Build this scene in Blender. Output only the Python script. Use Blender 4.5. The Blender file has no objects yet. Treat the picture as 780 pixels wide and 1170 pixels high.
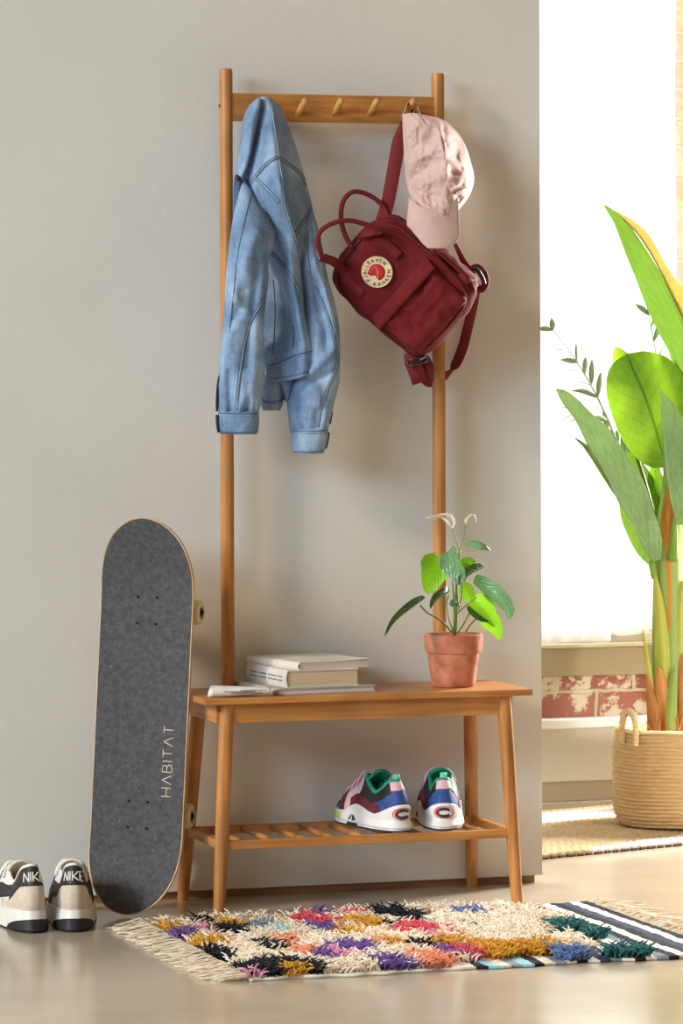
import bpy, bmesh, math, random
from math import sin, cos, pi, radians, sqrt
from mathutils import Vector, Matrix, noise
random.seed(7)
COL = bpy.context.scene.collection
V = Vector
# ---------------------------------------------------------------- camera
CF, CYAW, CPITCH, CROLL, CSY = 4358.93, .3098, .0009, -.0033, -163.9
CC = V((-2.2152, -7.7098, 1.112))
F_ = V((sin(CYAW)*cos(CPITCH), cos(CYAW)*cos(CPITCH), sin(CPITCH)))
R0 = V((cos(CYAW), -sin(CYAW), 0)); U0 = R0.cross(F_)
R_ = R0*cos(CROLL)+U0*sin(CROLL); U_ = -R0*sin(CROLL)+U0*cos(CROLL)
cd = bpy.data.cameras.new('camera'); cam = bpy.data.objects.new('camera', cd); COL.objects.link(cam)
cam.matrix_world = Matrix(((R_.x, U_.x, -F_.x, CC.x), (R_.y, U_.y, -F_.y, CC.y), (R_.z, U_.z, -F_.z, CC.z), (0, 0, 0, 1)))
cd.sensor_fit = 'VERTICAL'; cd.sensor_height = 36; cd.lens = 36*CF/1170; cd.shift_y = CSY/1170
cd.clip_start = .1; cd.clip_end = 100
bpy.context.scene.camera = cam
def ray(u, v): return F_ + R_*((u-390)/CF) - U_*((v-585-CSY)/CF)
def aty(u, v, y=0.):                      # the point of the world plane Y=y that is seen at u, v
    d = ray(u, v); return CC + d*((y-CC.y)/d.y)
def atz(u, v, z=0.):
    d = ray(u, v); return CC + d*((z-CC.z)/d.z)
# ---------------------------------------------------------------- helpers
def S(c): return tuple(((x/255)/12.92 if x/255 <= .04045 else ((x/255+.055)/1.055)**2.4) for x in c)
def link(o, parent=None):
    COL.objects.link(o)
    if parent: o.parent = parent
    return o
def thing(name, label, cat, loc=(0, 0, 0), rot=(0, 0, 0), group=None):
    o = bpy.data.objects.new(name, None); o.empty_display_size = .05
    o.location = loc; o.rotation_euler = rot; link(o); return tag(o, label, cat, group)
def tag(o, label, cat=None, group=None, kind=None):
    if label: o['label'] = label
    if cat: o['category'] = cat
    if group: o['group'] = group
    if kind: o['kind'] = kind
    return o
class MB:
    """collects vertices and faces for ONE mesh object"""
    def __init__(s): s.v = []; s.f = []; s.m = []; s.mi = 0
    def add(s, vs, fs):
        b = len(s.v); s.v += [V(x) for x in vs]; s.f += [tuple(i+b for i in f) for f in fs]; s.m += [s.mi]*len(fs); return s
    def box(s, a, b, bev=0.002, M=None):
        x0, y0, z0 = a; x1, y1, z1 = b
        bm = bmesh.new(); bmesh.ops.create_cube(bm, size=1)
        for v in bm.verts: v.co = V(((x0+x1)/2+v.co.x*(x1-x0), (y0+y1)/2+v.co.y*(y1-y0), (z0+z1)/2+v.co.z*(z1-z0)))
        if bev: bmesh.ops.bevel(bm, geom=bm.edges[:], offset=bev, segments=2, affect='EDGES', profile=.6)
        bm.verts.index_update()
        s.add([(M @ v.co if M else v.co) for v in bm.verts], [tuple(v.index for v in f.verts) for f in bm.faces]); bm.free(); return s
    def tube(s, pts, r, n=12, caps=True, up=None, flat=1.0, closed=False):
        """tube along pts; r number, list or function of t; flat = thickness ratio across; up = preferred side direction"""
        pts = [V(p) for p in pts]; N = len(pts); rings = []; prev = None
        for i, p in enumerate(pts):
            if closed: t = (pts[(i+1) % N]-pts[i-1])
            else: t = (pts[min(i+1, N-1)]-pts[max(i-1, 0)])
            t = t.normalized() if t.length > 1e-9 else V((0, 0, 1))
            if up is not None:
                u = up(i/(N-1)) if callable(up) else V(up)
                a = u-t*u.dot(t)
            elif prev is None:
                u = V((0, 0, 1)) if abs(t.z) < .9 else V((1, 0, 0)); a = u-t*u.dot(t)
            else: a = prev-t*prev.dot(t)
            a.normalize(); prev = a; b = t.cross(a)
            rr = r(i/(N-1)) if callable(r) else (r[i] if isinstance(r, (list, tuple)) else r)
            rings.append([p+a*rr*cos(2*pi*k/n)+b*rr*flat*sin(2*pi*k/n) for k in range(n)])
        return s.loft(rings, caps=caps and not closed, cyc=closed)
    def loft(s, rings, caps=True, cyc=False, open_=False):
        n = len(rings[0]); N = len(rings); vs = [p for r in rings for p in r]; fs = []
        for i in range(N if cyc else N-1):
            j = (i+1) % N
            for k in range(n-1 if open_ else n):
                l = (k+1) % n; fs.append((i*n+k, i*n+l, j*n+l, j*n+k))
        if caps and not cyc and not open_: fs.append(tuple(range(n))[::-1]); fs.append(tuple((N-1)*n+k for k in range(n)))
        return s.add(vs, fs)
    def lathe(s, prof, n=32, c=(0, 0, 0), caps=False):
        c = V(c); return s.loft([[c+V((r*cos(2*pi*k/n), r*sin(2*pi*k/n), z)) for k in range(n)] for r, z in prof], caps=caps)
    def strip(s, pts, side, w, th, n=2):
        """flat band along pts: side(t) = width direction"""
        pts = [V(p) for p in pts]; N = len(pts); rings = []
        for i, p in enumerate(pts):
            t = (pts[min(i+1, N-1)]-pts[max(i-1, 0)]).normalized()
            sd = V(side(i/(N-1)) if callable(side) else side); sd = (sd-t*sd.dot(t)).normalized(); nn = t.cross(sd)
            ww = (w(i/(N-1)) if callable(w) else w)/2; h = th/2
            rings.append([p+sd*ww*.94+nn*h, p+sd*ww+nn*h*.3, p+sd*ww-nn*h*.3, p+sd*ww*.94-nn*h, p-sd*ww*.94-nn*h, p-sd*ww-nn*h*.3, p-sd*ww+nn*h*.3, p-sd*ww*.94+nn*h])
        return s.loft(rings)
    def sheet(s, P, th=0.001):
        """grid P[i][j] of points made into a thin closed slab"""
        I, J = len(P), len(P[0]); G = []
        for i in range(I):
            for j in range(J):
                a = P[min(i+1, I-1)][j]-P[max(i-1, 0)][j]; b = P[i][min(j+1, J-1)]-P[i][max(j-1, 0)]
                n = a.cross(b); n = n.normalized() if n.length > 1e-12 else V((0, 0, 0)); G.append(n)
        vs = [P[i][j]+G[i*J+j]*th/2 for i in range(I) for j in range(J)]+[P[i][j]-G[i*J+j]*th/2 for i in range(I) for j in range(J)]
        o = I*J; fs = []
        for i in range(I-1):
            for j in range(J-1):
                a, b, c, d = i*J+j, i*J+j+1, (i+1)*J+j+1, (i+1)*J+j
                fs += [(a, b, c, d), (o+d, o+c, o+b, o+a)]
        for j in range(J-1):
            fs += [(j+1, j, o+j, o+j+1), ((I-1)*J+j, (I-1)*J+j+1, o+(I-1)*J+j+1, o+(I-1)*J+j)]
        for i in range(I-1):
            fs += [(i*J, (i+1)*J, o+(i+1)*J, o+i*J), ((i+1)*J+J-1, i*J+J-1, o+i*J+J-1, o+(i+1)*J+J-1)]
        return s.add(vs, fs)
    def build(s, name, mats, parent=None, smooth=True, sub=0, label=None, loc=None, angle=None):
        me = bpy.data.meshes.new(name); me.from_pydata([tuple(v) for v in s.v], [], s.f)
        for m in (mats if isinstance(mats, (list, tuple)) else [mats]): me.materials.append(m)
        if any(s.m): me.polygons.foreach_set('material_index', s.m)
        if smooth: me.polygons.foreach_set('use_smooth', [True]*len(me.polygons))
        if smooth and angle is not None:
            try: me.set_sharp_from_angle(angle=radians(angle))
            except Exception: pass
        me.update()
        o = bpy.data.objects.new(name, me)
        if loc is not None: o.location = loc
        if sub:
            md = o.modifiers.new('s', 'SUBSURF'); md.levels = md.render_levels = sub
        link(o, parent)
        if label: o['label'] = label
        return o
def fix_normals(o):
    bm = bmesh.new(); bm.from_mesh(o.data); bmesh.ops.recalc_face_normals(bm, faces=bm.faces[:]); bm.to_mesh(o.data); bm.free(); return o
def lerp(a, b, t): return a+(b-a)*t
def cr(keys, t):
    """Catmull-Rom through rows (t, v1, v2 ...)"""
    n = len(keys)
    if t <= keys[0][0]: return list(keys[0][1:])
    if t >= keys[-1][0]: return list(keys[-1][1:])
    for i in range(n-1):
        if keys[i][0] <= t <= keys[i+1][0]: break
    k0, k1, k2, k3 = keys[max(i-1, 0)], keys[i], keys[i+1], keys[min(i+2, n-1)]
    h = k2[0]-k1[0]; s = (t-k1[0])/h; out = []
    for j in range(1, len(k1)):
        m1 = (k2[j]-k0[j])/(k2[0]-k0[0])*h; m2 = (k3[j]-k1[j])/(k3[0]-k1[0])*h
        out.append((2*s**3-3*s*s+1)*k1[j]+(s**3-2*s*s+s)*m1+(-2*s**3+3*s*s)*k2[j]+(s**3-s*s)*m2)
    return out
def spline(pts, n):
    """n points along a smooth curve through pts"""
    P = [V(p) for p in pts]; T = [0]
    for a, b in zip(P, P[1:]): T.append(T[-1]+max((b-a).length, 1e-6))
    keys = [(T[i], *P[i]) for i in range(len(P))]
    return [V(cr(keys, T[-1]*i/(n-1))) for i in range(n)]
def nz(p, s=1., seed=0.): return noise.noise(V((p[0]*s+seed*7.1, p[1]*s+seed*3.3, p[2]*s+seed)))
def arrow(o, world): return o.matrix_world.inverted() @ world
# ---------------------------------------------------------------- materials
def newmat(name):
    m = bpy.data.materials.new(name); m.use_nodes = True; nt = m.node_tree
    return m, nt, nt.nodes['Principled BSDF']
def node(nt, t, **kw):
    n = nt.nodes.new(t)
    for k, v in kw.items():
        if k.startswith('i_'): n.inputs[k[2:].replace('_', ' ')].default_value = v
        else: setattr(n, k, v)
    return n
def coords(nt, scale=(1, 1, 1), rot=(0, 0, 0)):
    tc = node(nt, 'ShaderNodeTexCoord'); mp = node(nt, 'ShaderNodeMapping')
    mp.inputs['Scale'].default_value = scale; mp.inputs['Rotation'].default_value = rot
    nt.links.new(tc.outputs['Object'], mp.inputs['Vector']); return mp.outputs['Vector']
def ramp(nt, fac, stops):
    r = node(nt, 'ShaderNodeValToRGB'); e = r.color_ramp.elements
    while len(e) < len(stops): e.new(.5)
    for k, (p, c) in enumerate(stops): e[k].position = p; e[k].color = (*c, 1)
    nt.links.new(fac, r.inputs['Fac']); return r.outputs['Color']
def noisy(name, c1, c2, scale=8., rough=.6, bump=0., bscale=None, stretch=(1, 1, 1), detail=4., spec=.5, trans=0., sheen=0., bdist=.002, metal=0., sss=0.):
    """two-tone procedural material with an optional fine bump"""
    m, nt, b = newmat(name); vec = coords(nt, stretch)
    n1 = node(nt, 'ShaderNodeTexNoise'); n1.inputs['Scale'].default_value = scale; n1.inputs['Detail'].default_value = detail
    nt.links.new(vec, n1.inputs['Vector'])
    nt.links.new(ramp(nt, n1.outputs['Fac'], [(.3, S(c1)), (.7, S(c2))]), b.inputs['Base Color'])
    b.inputs['Roughness'].default_value = rough; b.inputs['Specular IOR Level'].default_value = spec; b.inputs['Metallic'].default_value = metal
    if sheen: b.inputs['Sheen Weight'].default_value = sheen
    if sss: b.inputs['Subsurface Weight'].default_value = sss; b.inputs['Subsurface Radius'].default_value = (.01, .006, .004)
    if bump:
        n2 = node(nt, 'ShaderNodeTexNoise'); n2.inputs['Scale'].default_value = bscale or scale*6; n2.inputs['Detail'].default_value = 3
        nt.links.new(vec, n2.inputs['Vector']); bp = node(nt, 'ShaderNodeBump'); bp.inputs['Strength'].default_value = bump; bp.inputs['Distance'].default_value = bdist
        nt.links.new(n2.outputs['Fac'], bp.inputs['Height']); nt.links.new(bp.outputs['Normal'], b.inputs['Normal'])
    return m
def leafmat(name, top, under, vein, trans=.45, rough=.35, freq=60., tcol=None, veins=.4):
    """leaf: glossy, lets light through, veins from the UV map"""
    m, nt, b = newmat(name); tc = node(nt, 'ShaderNodeUVMap'); sp = node(nt, 'ShaderNodeSeparateXYZ'); nt.links.new(tc.outputs['UV'], sp.inputs[0])
    def mth(op, a, bb=None, c=None):
        n = node(nt, 'ShaderNodeMath', operation=op)
        for i, x in enumerate((a, bb, c)):
            if x is None: continue
            if isinstance(x, (int, float)): n.inputs[i].default_value = x
            else: nt.links.new(x, n.inputs[i])
        return n.outputs[0]
    ax = mth('ABSOLUTE', mth('SUBTRACT', sp.outputs['X'], .5))
    ph = mth('SUBTRACT', sp.outputs['Y'], mth('MULTIPLY', mth('POWER', ax, 1.3), .9))
    side = mth('POWER', mth('ABSOLUTE', mth('SINE', mth('MULTIPLY', ph, freq))), 1)
    vl = mth('LESS_THAN', side, .075); mid = mth('LESS_THAN', ax, .018)
    vm = mth('MULTIPLY', mth('MAXIMUM', mth('MULTIPLY', vl, .55), mid), veins)
    nn = node(nt, 'ShaderNodeTexNoise'); nn.inputs['Scale'].default_value = 14
    base = ramp(nt, nn.outputs['Fac'], [(.3, S(top)), (.7, S(under))])
    mx = node(nt, 'ShaderNodeMix', data_type='RGBA'); nt.links.new(vm, mx.inputs['Factor']); nt.links.new(base, mx.inputs['A']); mx.inputs['B'].default_value = (*S(vein), 1)
    nt.links.new(mx.outputs['Result'], b.inputs['Base Color']); b.inputs['Roughness'].default_value = rough
    bp = node(nt, 'ShaderNodeBump'); bp.inputs['Strength'].default_value = .5; bp.inputs['Distance'].default_value = .002
    nt.links.new(side, bp.inputs['Height']); nt.links.new(bp.outputs['Normal'], b.inputs['Normal'])
    tr = node(nt, 'ShaderNodeBsdfTranslucent')
    mx2 = node(nt, 'ShaderNodeMix', data_type='RGBA'); nt.links.new(vm, mx2.inputs['Factor']); mx2.inputs['A'].default_value = (*S(tcol or (150, 215, 30)), 1); mx2.inputs['B'].default_value = (*S((90, 130, 25)), 1)
    nt.links.new(mx2.outputs['Result'], tr.inputs['Color'])
    ms = node(nt, 'ShaderNodeMixShader'); ms.inputs[0].default_value = trans
    nt.links.new(b.outputs[0], ms.inputs[1]); nt.links.new(tr.outputs[0], ms.inputs[2])
    nt.links.new(ms.outputs[0], nt.nodes['Material Output'].inputs['Surface']); return m
def wood(name, axis, c1=(160, 100, 48), c2=(194, 134, 72), rough=.42):
    m, nt, b = newmat(name); sc = [34, 34, 34]; sc[axis] = 1.6
    vec = coords(nt, sc); n1 = node(nt, 'ShaderNodeTexNoise'); n1.inputs['Scale'].default_value = 3.; n1.inputs['Detail'].default_value = 5; nt.links.new(vec, n1.inputs['Vector'])
    col = ramp(nt, n1.outputs['Fac'], [(.25, S(c1)), (.55, S(c2)), (.8, S([min(255, int(x*1.05)) for x in c2]))])
    sc2 = [6, 6, 6]; sc2[axis] = 9
    v2 = coords(nt, sc2); n3 = node(nt, 'ShaderNodeTexNoise'); n3.inputs['Scale'].default_value = .8; n3.inputs['Detail'].default_value = 1; nt.links.new(v2, n3.inputs['Vector'])
    mr = node(nt, 'ShaderNodeMapRange'); nt.links.new(n3.outputs['Fac'], mr.inputs['Value']); mr.inputs['From Min'].default_value = .35; mr.inputs['From Max'].default_value = .65; mr.inputs['To Min'].default_value = .82; mr.inputs['To Max'].default_value = 1.08
    hs = node(nt, 'ShaderNodeHueSaturation'); nt.links.new(mr.outputs[0], hs.inputs['Value']); nt.links.new(col, hs.inputs['Color'])
    nt.links.new(hs.outputs[0], b.inputs['Base Color']); b.inputs['Roughness'].default_value = rough
    bp = node(nt, 'ShaderNodeBump'); bp.inputs['Strength'].default_value = .12; bp.inputs['Distance'].default_value = .001
    nt.links.new(n1.outputs['Fac'], bp.inputs['Height']); nt.links.new(bp.outputs['Normal'], b.inputs['Normal']); return m
WX, WY, WZ = wood('bamboo x', 0), wood('bamboo y', 1), wood('bamboo z', 2)
# ================================================================ ROOM
def struct(mb, name, m, **k):
    o = mb.build(name, m, **k); o['kind'] = 'structure'; return o
m_wall = noisy('grey plaster', (219, 218, 215), (225, 224, 221), 3., .85, .25, 140., bdist=.0015, spec=.25)
def floor_mat():
    m, nt, b = newmat('polished concrete'); v = coords(nt, (1, 1, 1))
    n1 = node(nt, 'ShaderNodeTexNoise'); n1.inputs['Scale'].default_value = 2.2; n1.inputs['Detail'].default_value = 8; n1.inputs['Roughness'].default_value = .6; nt.links.new(v, n1.inputs['Vector'])
    c = ramp(nt, n1.outputs['Fac'], [(.3, S((172, 161, 142))), (.55, S((188, 177, 158))), (.75, S((200, 190, 172)))])
    nt.links.new(c, b.inputs['Base Color'])
    mr = node(nt, 'ShaderNodeMapRange'); nt.links.new(n1.outputs['Fac'], mr.inputs['Value']); mr.inputs['To Min'].default_value = .22; mr.inputs['To Max'].default_value = .13
    nt.links.new(mr.outputs[0], b.inputs['Roughness'])
    n2 = node(nt, 'ShaderNodeTexNoise'); n2.inputs['Scale'].default_value = 20; nt.links.new(v, n2.inputs['Vector'])
    bp = node(nt, 'ShaderNodeBump'); bp.inputs['Strength'].default_value = .08; bp.inputs['Distance'].default_value = .003; nt.links.new(n2.outputs['Fac'], bp.inputs['Height']); nt.links.new(bp.outputs['Normal'], b.inputs['Normal'])
    return m
struct(MB().box((-4.5, -9., -.1), (5., 1.6, 0), 0), 'floor', floor_mat(), smooth=False)
struct(MB().box((-4.5, .06, .017), (.727, .17, 3.0), .002), 'wall_back', m_wall, smooth=False)
struct(MB().box((-4.5, .071, 0), (.713, .16, .0168), .001), 'baseboard_back', wood('dark base wood', 0, (128, 88, 60), (156, 112, 78)), smooth=False)
# --- window wall of the next bay
WY0 = 1.341
m_olive = noisy('beige painted sill board', (158, 142, 108), (168, 152, 118), 5, .6)
m_lpaint = noisy('light painted panel', (214, 208, 190), (222, 216, 200), 4, .55)
m_white = noisy('white gloss paint', (238, 237, 232), (244, 243, 240), 6, .4)
m_taupe = noisy('taupe painted base', (184, 174, 152), (192, 182, 160), 4, .55)
def brick_mat(name, c1, c2, mortar, pt=.53):
    m, nt, b = newmat(name); v = coords(nt, (1, 1, 1), (radians(90), 0, 0))
    bt = node(nt, 'ShaderNodeTexBrick'); bt.inputs['Scale'].default_value = 1.; bt.inputs['Brick Width'].default_value = .21; bt.inputs['Row Height'].default_value = .073
    bt.inputs['Mortar Size'].default_value = .006; bt.inputs['Color1'].default_value = (*S(c1), 1); bt.inputs['Color2'].default_value = (*S(c2), 1); bt.inputs['Mortar'].default_value = (*S(mortar), 1); bt.inputs['Mortar Smooth'].default_value = .3
    n1 = node(nt, 'ShaderNodeTexNoise'); n1.inputs['Scale'].default_value = 26; n1.inputs['Detail'].default_value = 6; nt.links.new(v, n1.inputs['Vector'])
    ad = node(nt, 'ShaderNodeVectorMath', operation='MULTIPLY_ADD'); nt.links.new(n1.outputs['Color'], ad.inputs[0]); ad.inputs[1].default_value = (.012,)*3; nt.links.new(v, ad.inputs[2]); nt.links.new(ad.outputs[0], bt.inputs['Vector'])
    n2 = node(nt, 'ShaderNodeTexNoise'); n2.inputs['Scale'].default_value = 15; n2.inputs['Detail'].default_value = 7; n2.inputs['Roughness'].default_value = .65; nt.links.new(v, n2.inputs['Vector'])
    mk = ramp(nt, n2.outputs['Fac'], [(pt, (0, 0, 0)), (pt+.05, (1, 1, 1))])
    mx = node(nt, 'ShaderNodeMix', data_type='RGBA'); nt.links.new(mk, mx.inputs['Factor']); nt.links.new(bt.outputs['Color'], mx.inputs['A']); mx.inputs['B'].default_value = (*S((226, 214, 190)), 1)
    nt.links.new(mx.outputs['Result'], b.inputs['Base Color']); b.inputs['Roughness'].default_value = .85
    bp = node(nt, 'ShaderNodeBump'); bp.inputs['Strength'].default_value = .8; bp.inputs['Distance'].default_value = .006; bp.invert = True
    nt.links.new(bt.outputs['Fac'], bp.inputs['Height']); nt.links.new(bp.outputs['Normal'], b.inputs['Normal']); return m
m_brick = brick_mat('old red brick with flaking paint', (160, 96, 84), (176, 112, 96), (206, 190, 158), .5)
m_brick2 = brick_mat('whitewashed brick', (214, 190, 166), (222, 202, 180), (226, 218, 200), .5)
struct(MB().box((.6, WY0+.0, .205), (2.6, WY0+.25, .36), .0), 'wall_front', m_brick, smooth=False)
struct(MB().box((.6, WY0-.035, .34), (2.6, WY0+.02, .412), .003), 'trim_1', m_olive, smooth=False)
struct(MB().box((.6, WY0-.05, .412), (2.6, WY0+.2, .4235), .003).box((.6, WY0-.02, .4235), (2.6, WY0+.2, .444), .003), 'trim_2', noisy('window sill paint', (176, 164, 132), (186, 176, 146), 5, .5), smooth=False)
struct(MB().box((.6, WY0-.045, .208), (2.6, WY0+.1, .2335), .004), 'trim_3', m_white, smooth=False)
struct(MB().box((.6, WY0-.03, .075), (2.6, WY0+.1, .208), .0), 'trim_4', m_lpaint, smooth=False)
struct(MB().box((.6, WY0-.02, .022), (2.6, WY0+.1, .075), .003).box((.6, WY0-.028, .0), (2.6, WY0+.1, .022), .004), 'baseboard_front', m_taupe, smooth=False)
# whitewashed brick pier right of the window
px = aty(764, 100, WY0).x
struct(MB().box((px+.012, WY0-.02, .444), (2.6, WY0+.25, 3.), .0), 'wall_right', m_brick2, smooth=False)
struct(MB().box((px-.01, WY0+.0, .444), (px+.028, WY0+.22, 3.), .003), 'trim_5', noisy('grey white window jamb', (206, 204, 192), (216, 214, 204), 4, .6), smooth=False)
# window: frame, mullion, pane
wf = MB()
for x in (.7, 1.16, px-.03): wf.box((x-.02, WY0+.1, .444), (x+.02, WY0+.15, 2.9), .003)
for z in (.46, 1.25, 2.05, 2.88): wf.box((.68, WY0+.105, z-.018), (px, WY0+.145, z+.018), .003)
wo = struct(wf, 'window_1', m_white, smooth=False)
g, nt, b = newmat('window glass'); b.inputs['Transmission Weight'].default_value = 1; b.inputs['Roughness'].default_value = 0; b.inputs['IOR'].default_value = 1.0
MB().box((.68, WY0+.122, .45), (px, WY0+.126, 2.88), 0).build('pane', g, wo, smooth=False)
# sheer curtain
mc, nt, b = newmat('sheer white voile'); b.inputs['Base Color'].default_value = (.9, .9, .89, 1); b.inputs['Roughness'].default_value = .9
tr = node(nt, 'ShaderNodeBsdfTranslucent'); tr.inputs['Color'].default_value = (.95, .95, .94, 1)
tp = node(nt, 'ShaderNodeBsdfTransparent'); ms = node(nt, 'ShaderNodeMixShader'); ms.inputs[0].default_value = .7
nt.links.new(b.outputs[0], ms.inputs[1]); nt.links.new(tr.outputs[0], ms.inputs[2])
ms2 = node(nt, 'ShaderNodeMixShader'); ms2.inputs[0].default_value = .12; nt.links.new(ms.outputs[0], ms2.inputs[1]); nt.links.new(tp.outputs[0], ms2.inputs[2])
nt.links.new(ms2.outputs[0], nt.nodes['Material Output'].inputs['Surface'])
def curtain(x0, x1, z0f, y, label, seed):
    P = []
    for i in range(60):
        t = i/59; row = []
        for j in range(150):
            s = j/149; x = x0+(x1-x0)*s
            zb = z0f(x); z = zb+(2.95-zb)*t
            a = .012*(sin(x*46+seed)+.6*sin(x*83+1.3*seed)+.5*nz((x*3, z*.8, 0), 3, seed))*(1-.3*t)
            row.append(V((x+.004*sin(x*60+z*3), y+a, z)))
        P.append(row)
    o = MB().sheet(P, .0012).build('curtain', mc); tag(o, label, 'curtain'); return o
xa = aty(684, 720, WY0-.0).x
curtain(.66, xa, lambda x: .427-.03*0+.012*(x-1.2)*1.5, WY0-.075, 'sheer white curtain panel nearest the grey partition, hanging just past the window sill', 0.)
curtain(xa-.01, px+.0, lambda x: .447+.007*sin((x-xa)*30)*-1, WY0-.04, 'sheer white curtain panel behind the tall plant, hem just above the sill', 2.)
MB().tube([(.64, WY0-.06, 2.955), (px+.05, WY0-.06, 2.955)], .01).build('curtain_rod', m_white).update_tag()
tag(bpy.data.objects['curtain_rod'], 'white rod above the window, carrying the sheer curtains', 'curtain rod')
# ================================================================ LIGHT
w = bpy.data.worlds.new('sky'); bpy.context.scene.world = w; w.use_nodes = True
bg = w.node_tree.nodes['Background']; bg.inputs['Color'].default_value = (1., .73, .42, 1); bg.inputs['Strength'].default_value = .29
def lamp(kind, name, loc, direction, energy, color, **k):
    d = bpy.data.lights.new(name, kind); d.energy = energy; d.color = color
    for a, b2 in k.items(): setattr(d, a, b2)
    o = bpy.data.objects.new(name, d); o.location = loc; o.rotation_euler = V(direction).to_track_quat('-Z', 'Y').to_euler(); link(o); return o
lamp('SUN', 'sun', (-4, -3, 3), (1, .36, -.52), 1.9, (1., .82, .60), angle=radians(9))
lamp('AREA', 'assumed_left_key', (-7.9, -5.0, 3.5), (7.9, 5.0, -2.6), 610, (.60, .82, 1.), shape='RECTANGLE', size=4.6, size_y=2.)  # assumed soft key light from off-frame left; no window is modelled there
lamp('AREA', 'added_right_rim', (2.95, 1.28, 1.6), (-2.45, -1.38, -.2), 400, (1., .94, .88), shape='RECTANGLE', size=.6, size_y=1.8)  # added rim light for cap and bag, clear of the jacket; no window there
lamp('SPOT', 'bay_fill', (2.7, -2.4, .95), (-1.2, 3.3, -.70), 310, (1., .96, .90), spot_size=radians(28), spot_blend=1., shadow_soft_size=.35)  # added fill spot that brightens the next bay, no real lamp there
lamp('AREA', 'window_daylight', (1.35, WY0+.5, 1.7), (-.1, -1, -.12), 95, (1., .98, .95), shape='RECTANGLE', size=1.6, size_y=2.6)
sc = bpy.context.scene
sc.view_settings.view_transform = 'Standard'; sc.view_settings.look = 'None'; sc.view_settings.gamma = 1; sc.view_settings.exposure = -.10; sc.view_settings.use_curve_mapping = False
# ================================================================ RACK  (origin under the left pole)
RW, RH = .4709, 1.75; XC = RW/2; SE, SYF, SYB, SZ, STH = .3555, -.2467, .0085, .4491, .0135
rack = thing('clothes_rack', 'tall bamboo clothes rack with a bench seat and slatted shoe shelf, against the grey wall', 'clothes rack', (0, 0, 0))
for x in (0, RW):
    jz = 1.098 if x else 1.03
    pr2 = [(.0001, SZ-.04), (.0128, SZ-.04), (.0141, SZ-.037)]+[(.0141, lerp(SZ-.03, jz-.006, k/8)) for k in range(9)]+[(.0141, jz-.003), (.0134, jz-.001), (.0134, jz+.001), (.0141, jz+.003)]
    pr2 += [(.0139, lerp(jz+.006, RH-.01, k/8)) for k in range(9)]+[(.0136, RH-.004), (.0118, RH), (.0001, RH)]
    fix_normals(MB().lathe(pr2, 28, (x, 0, 0)).build('pole', WZ, rack, angle=50))
MB().box((.008, -.009, 1.6407), (RW-.008, .007, 1.6992), .002).build('hook_rail', WX, rack, smooth=False)
m_peg = wood('peg wood', 1, (190, 132, 66), (222, 166, 96), .4)
PEGX = []
for u in (299, 342.5, 383.5, 424.5, 466):
    a = aty(u-3, 131, -.006); b_ = a+V((.006, -.042, .029)); PEGX.append((a, b_))
    MB().tube([a, a+(b_-a)*.5, a+(b_-a)*.93, b_], [.0058, .0066, .0072, .0052], 14).build('peg', m_peg, rack)
for x in (-.0145, ):
    MB().tube([(x+.003, 0, 1.672), (x-.0005, 0, 1.672)], .0035, 10).build('bolt', noisy('dark bolt', (40, 36, 32), (56, 50, 44), 20, .4, metal=.6), rack)
# seat: three glued planks, slightly rounded edge
MB().box((XC-SE, SYF, SZ-STH), (XC+SE, SYB+.006, SZ), .0025).build('seat', WX, rack, smooth=False)
# apron
az0, az1 = SZ-STH-.040, SZ-STH
MB().box((XC-SE+.062, SYF+.020, az0), (XC+SE-.062, SYF+.036, az1), .002).build('front_apron', WX, rack, smooth=False)
MB().box((XC-SE+.062, SYB-.030, az0), (XC+SE-.062, SYB-.016, az1), .002).build('back_apron', WX, rack, smooth=False)
for sx in (-1, 1):
    x = XC+sx*(SE-.040)
    MB().box((x-.007, SYF+.035, az0), (x+.007, SYB-.02, az1), .002).build('side_apron', WY, rack, smooth=False)
LA = .3234
def legline(sx, front, z):
    t = 1-z/az1
    xb = XC+sx*LA; xt = XC+sx*(SE-.055)
    yb, yt = (-.2342, SYF+.028) if front else (.045, SYB-.022)
    return V((xt+(xb-xt)*t, yt+(yb-yt)*t, z))
for sx in (-1, 1):
    for fr in (True, False):
        mb = MB(); zs = [0, .004, .1, .2, .3, .38, az1-.001]
        rr = [.0105, .012, .0135, .0145, .0152, .0152, .0150]
        mb.tube([legline(sx, fr, z) for z in zs], rr, 24, up=(1, 0, 0)); fix_normals(mb.build('leg', WZ, rack, angle=50))
# shelf
def shelf_pt(sx, fr, z): return legline(sx, fr, z)
ZF = .148
fl, frr, bl, br = [shelf_pt(a, b2, ZF) for a, b2 in ((-1, True), (1, True), (-1, False), (1, False))]
MB().box((fl.x+.008, fl.y-.007, ZF-.009), (frr.x-.008, fl.y+.007, ZF+.009), .002).build('shelf_rail', WX, rack, smooth=False)
MB().box((bl.x+.008, bl.y-.007, ZF-.009), (br.x-.008, bl.y+.007, ZF+.009), .002).build('shelf_rail', WX, rack, smooth=False)
for a in (fl, frr):
    MB().box((a.x-.006, fl.y+.008, ZF-.009), (a.x+.006, bl.y-.008, ZF+.009), .002).build('shelf_rail', WY, rack, smooth=False)
for k in range(9):
    x = fl.x+.03+(k+.35)*(frr.x-fl.x-.05)/9
    MB().tube([(x, fl.y+.004, ZF+.001), (x, bl.y-.004, ZF+.001)], .0062, 12, up=(0, 0, 1)).build('shelf_slat', WY, rack)
for sx in (-1, 1):
    p = legline(sx, True, SZ-.028)
    MB().tube([p+V((sx*.0155, 0, 0)), p+V((sx*.0165, 0, 0))], .003, 10).build('bolt', bpy.data.materials['dark bolt'], rack)
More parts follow.
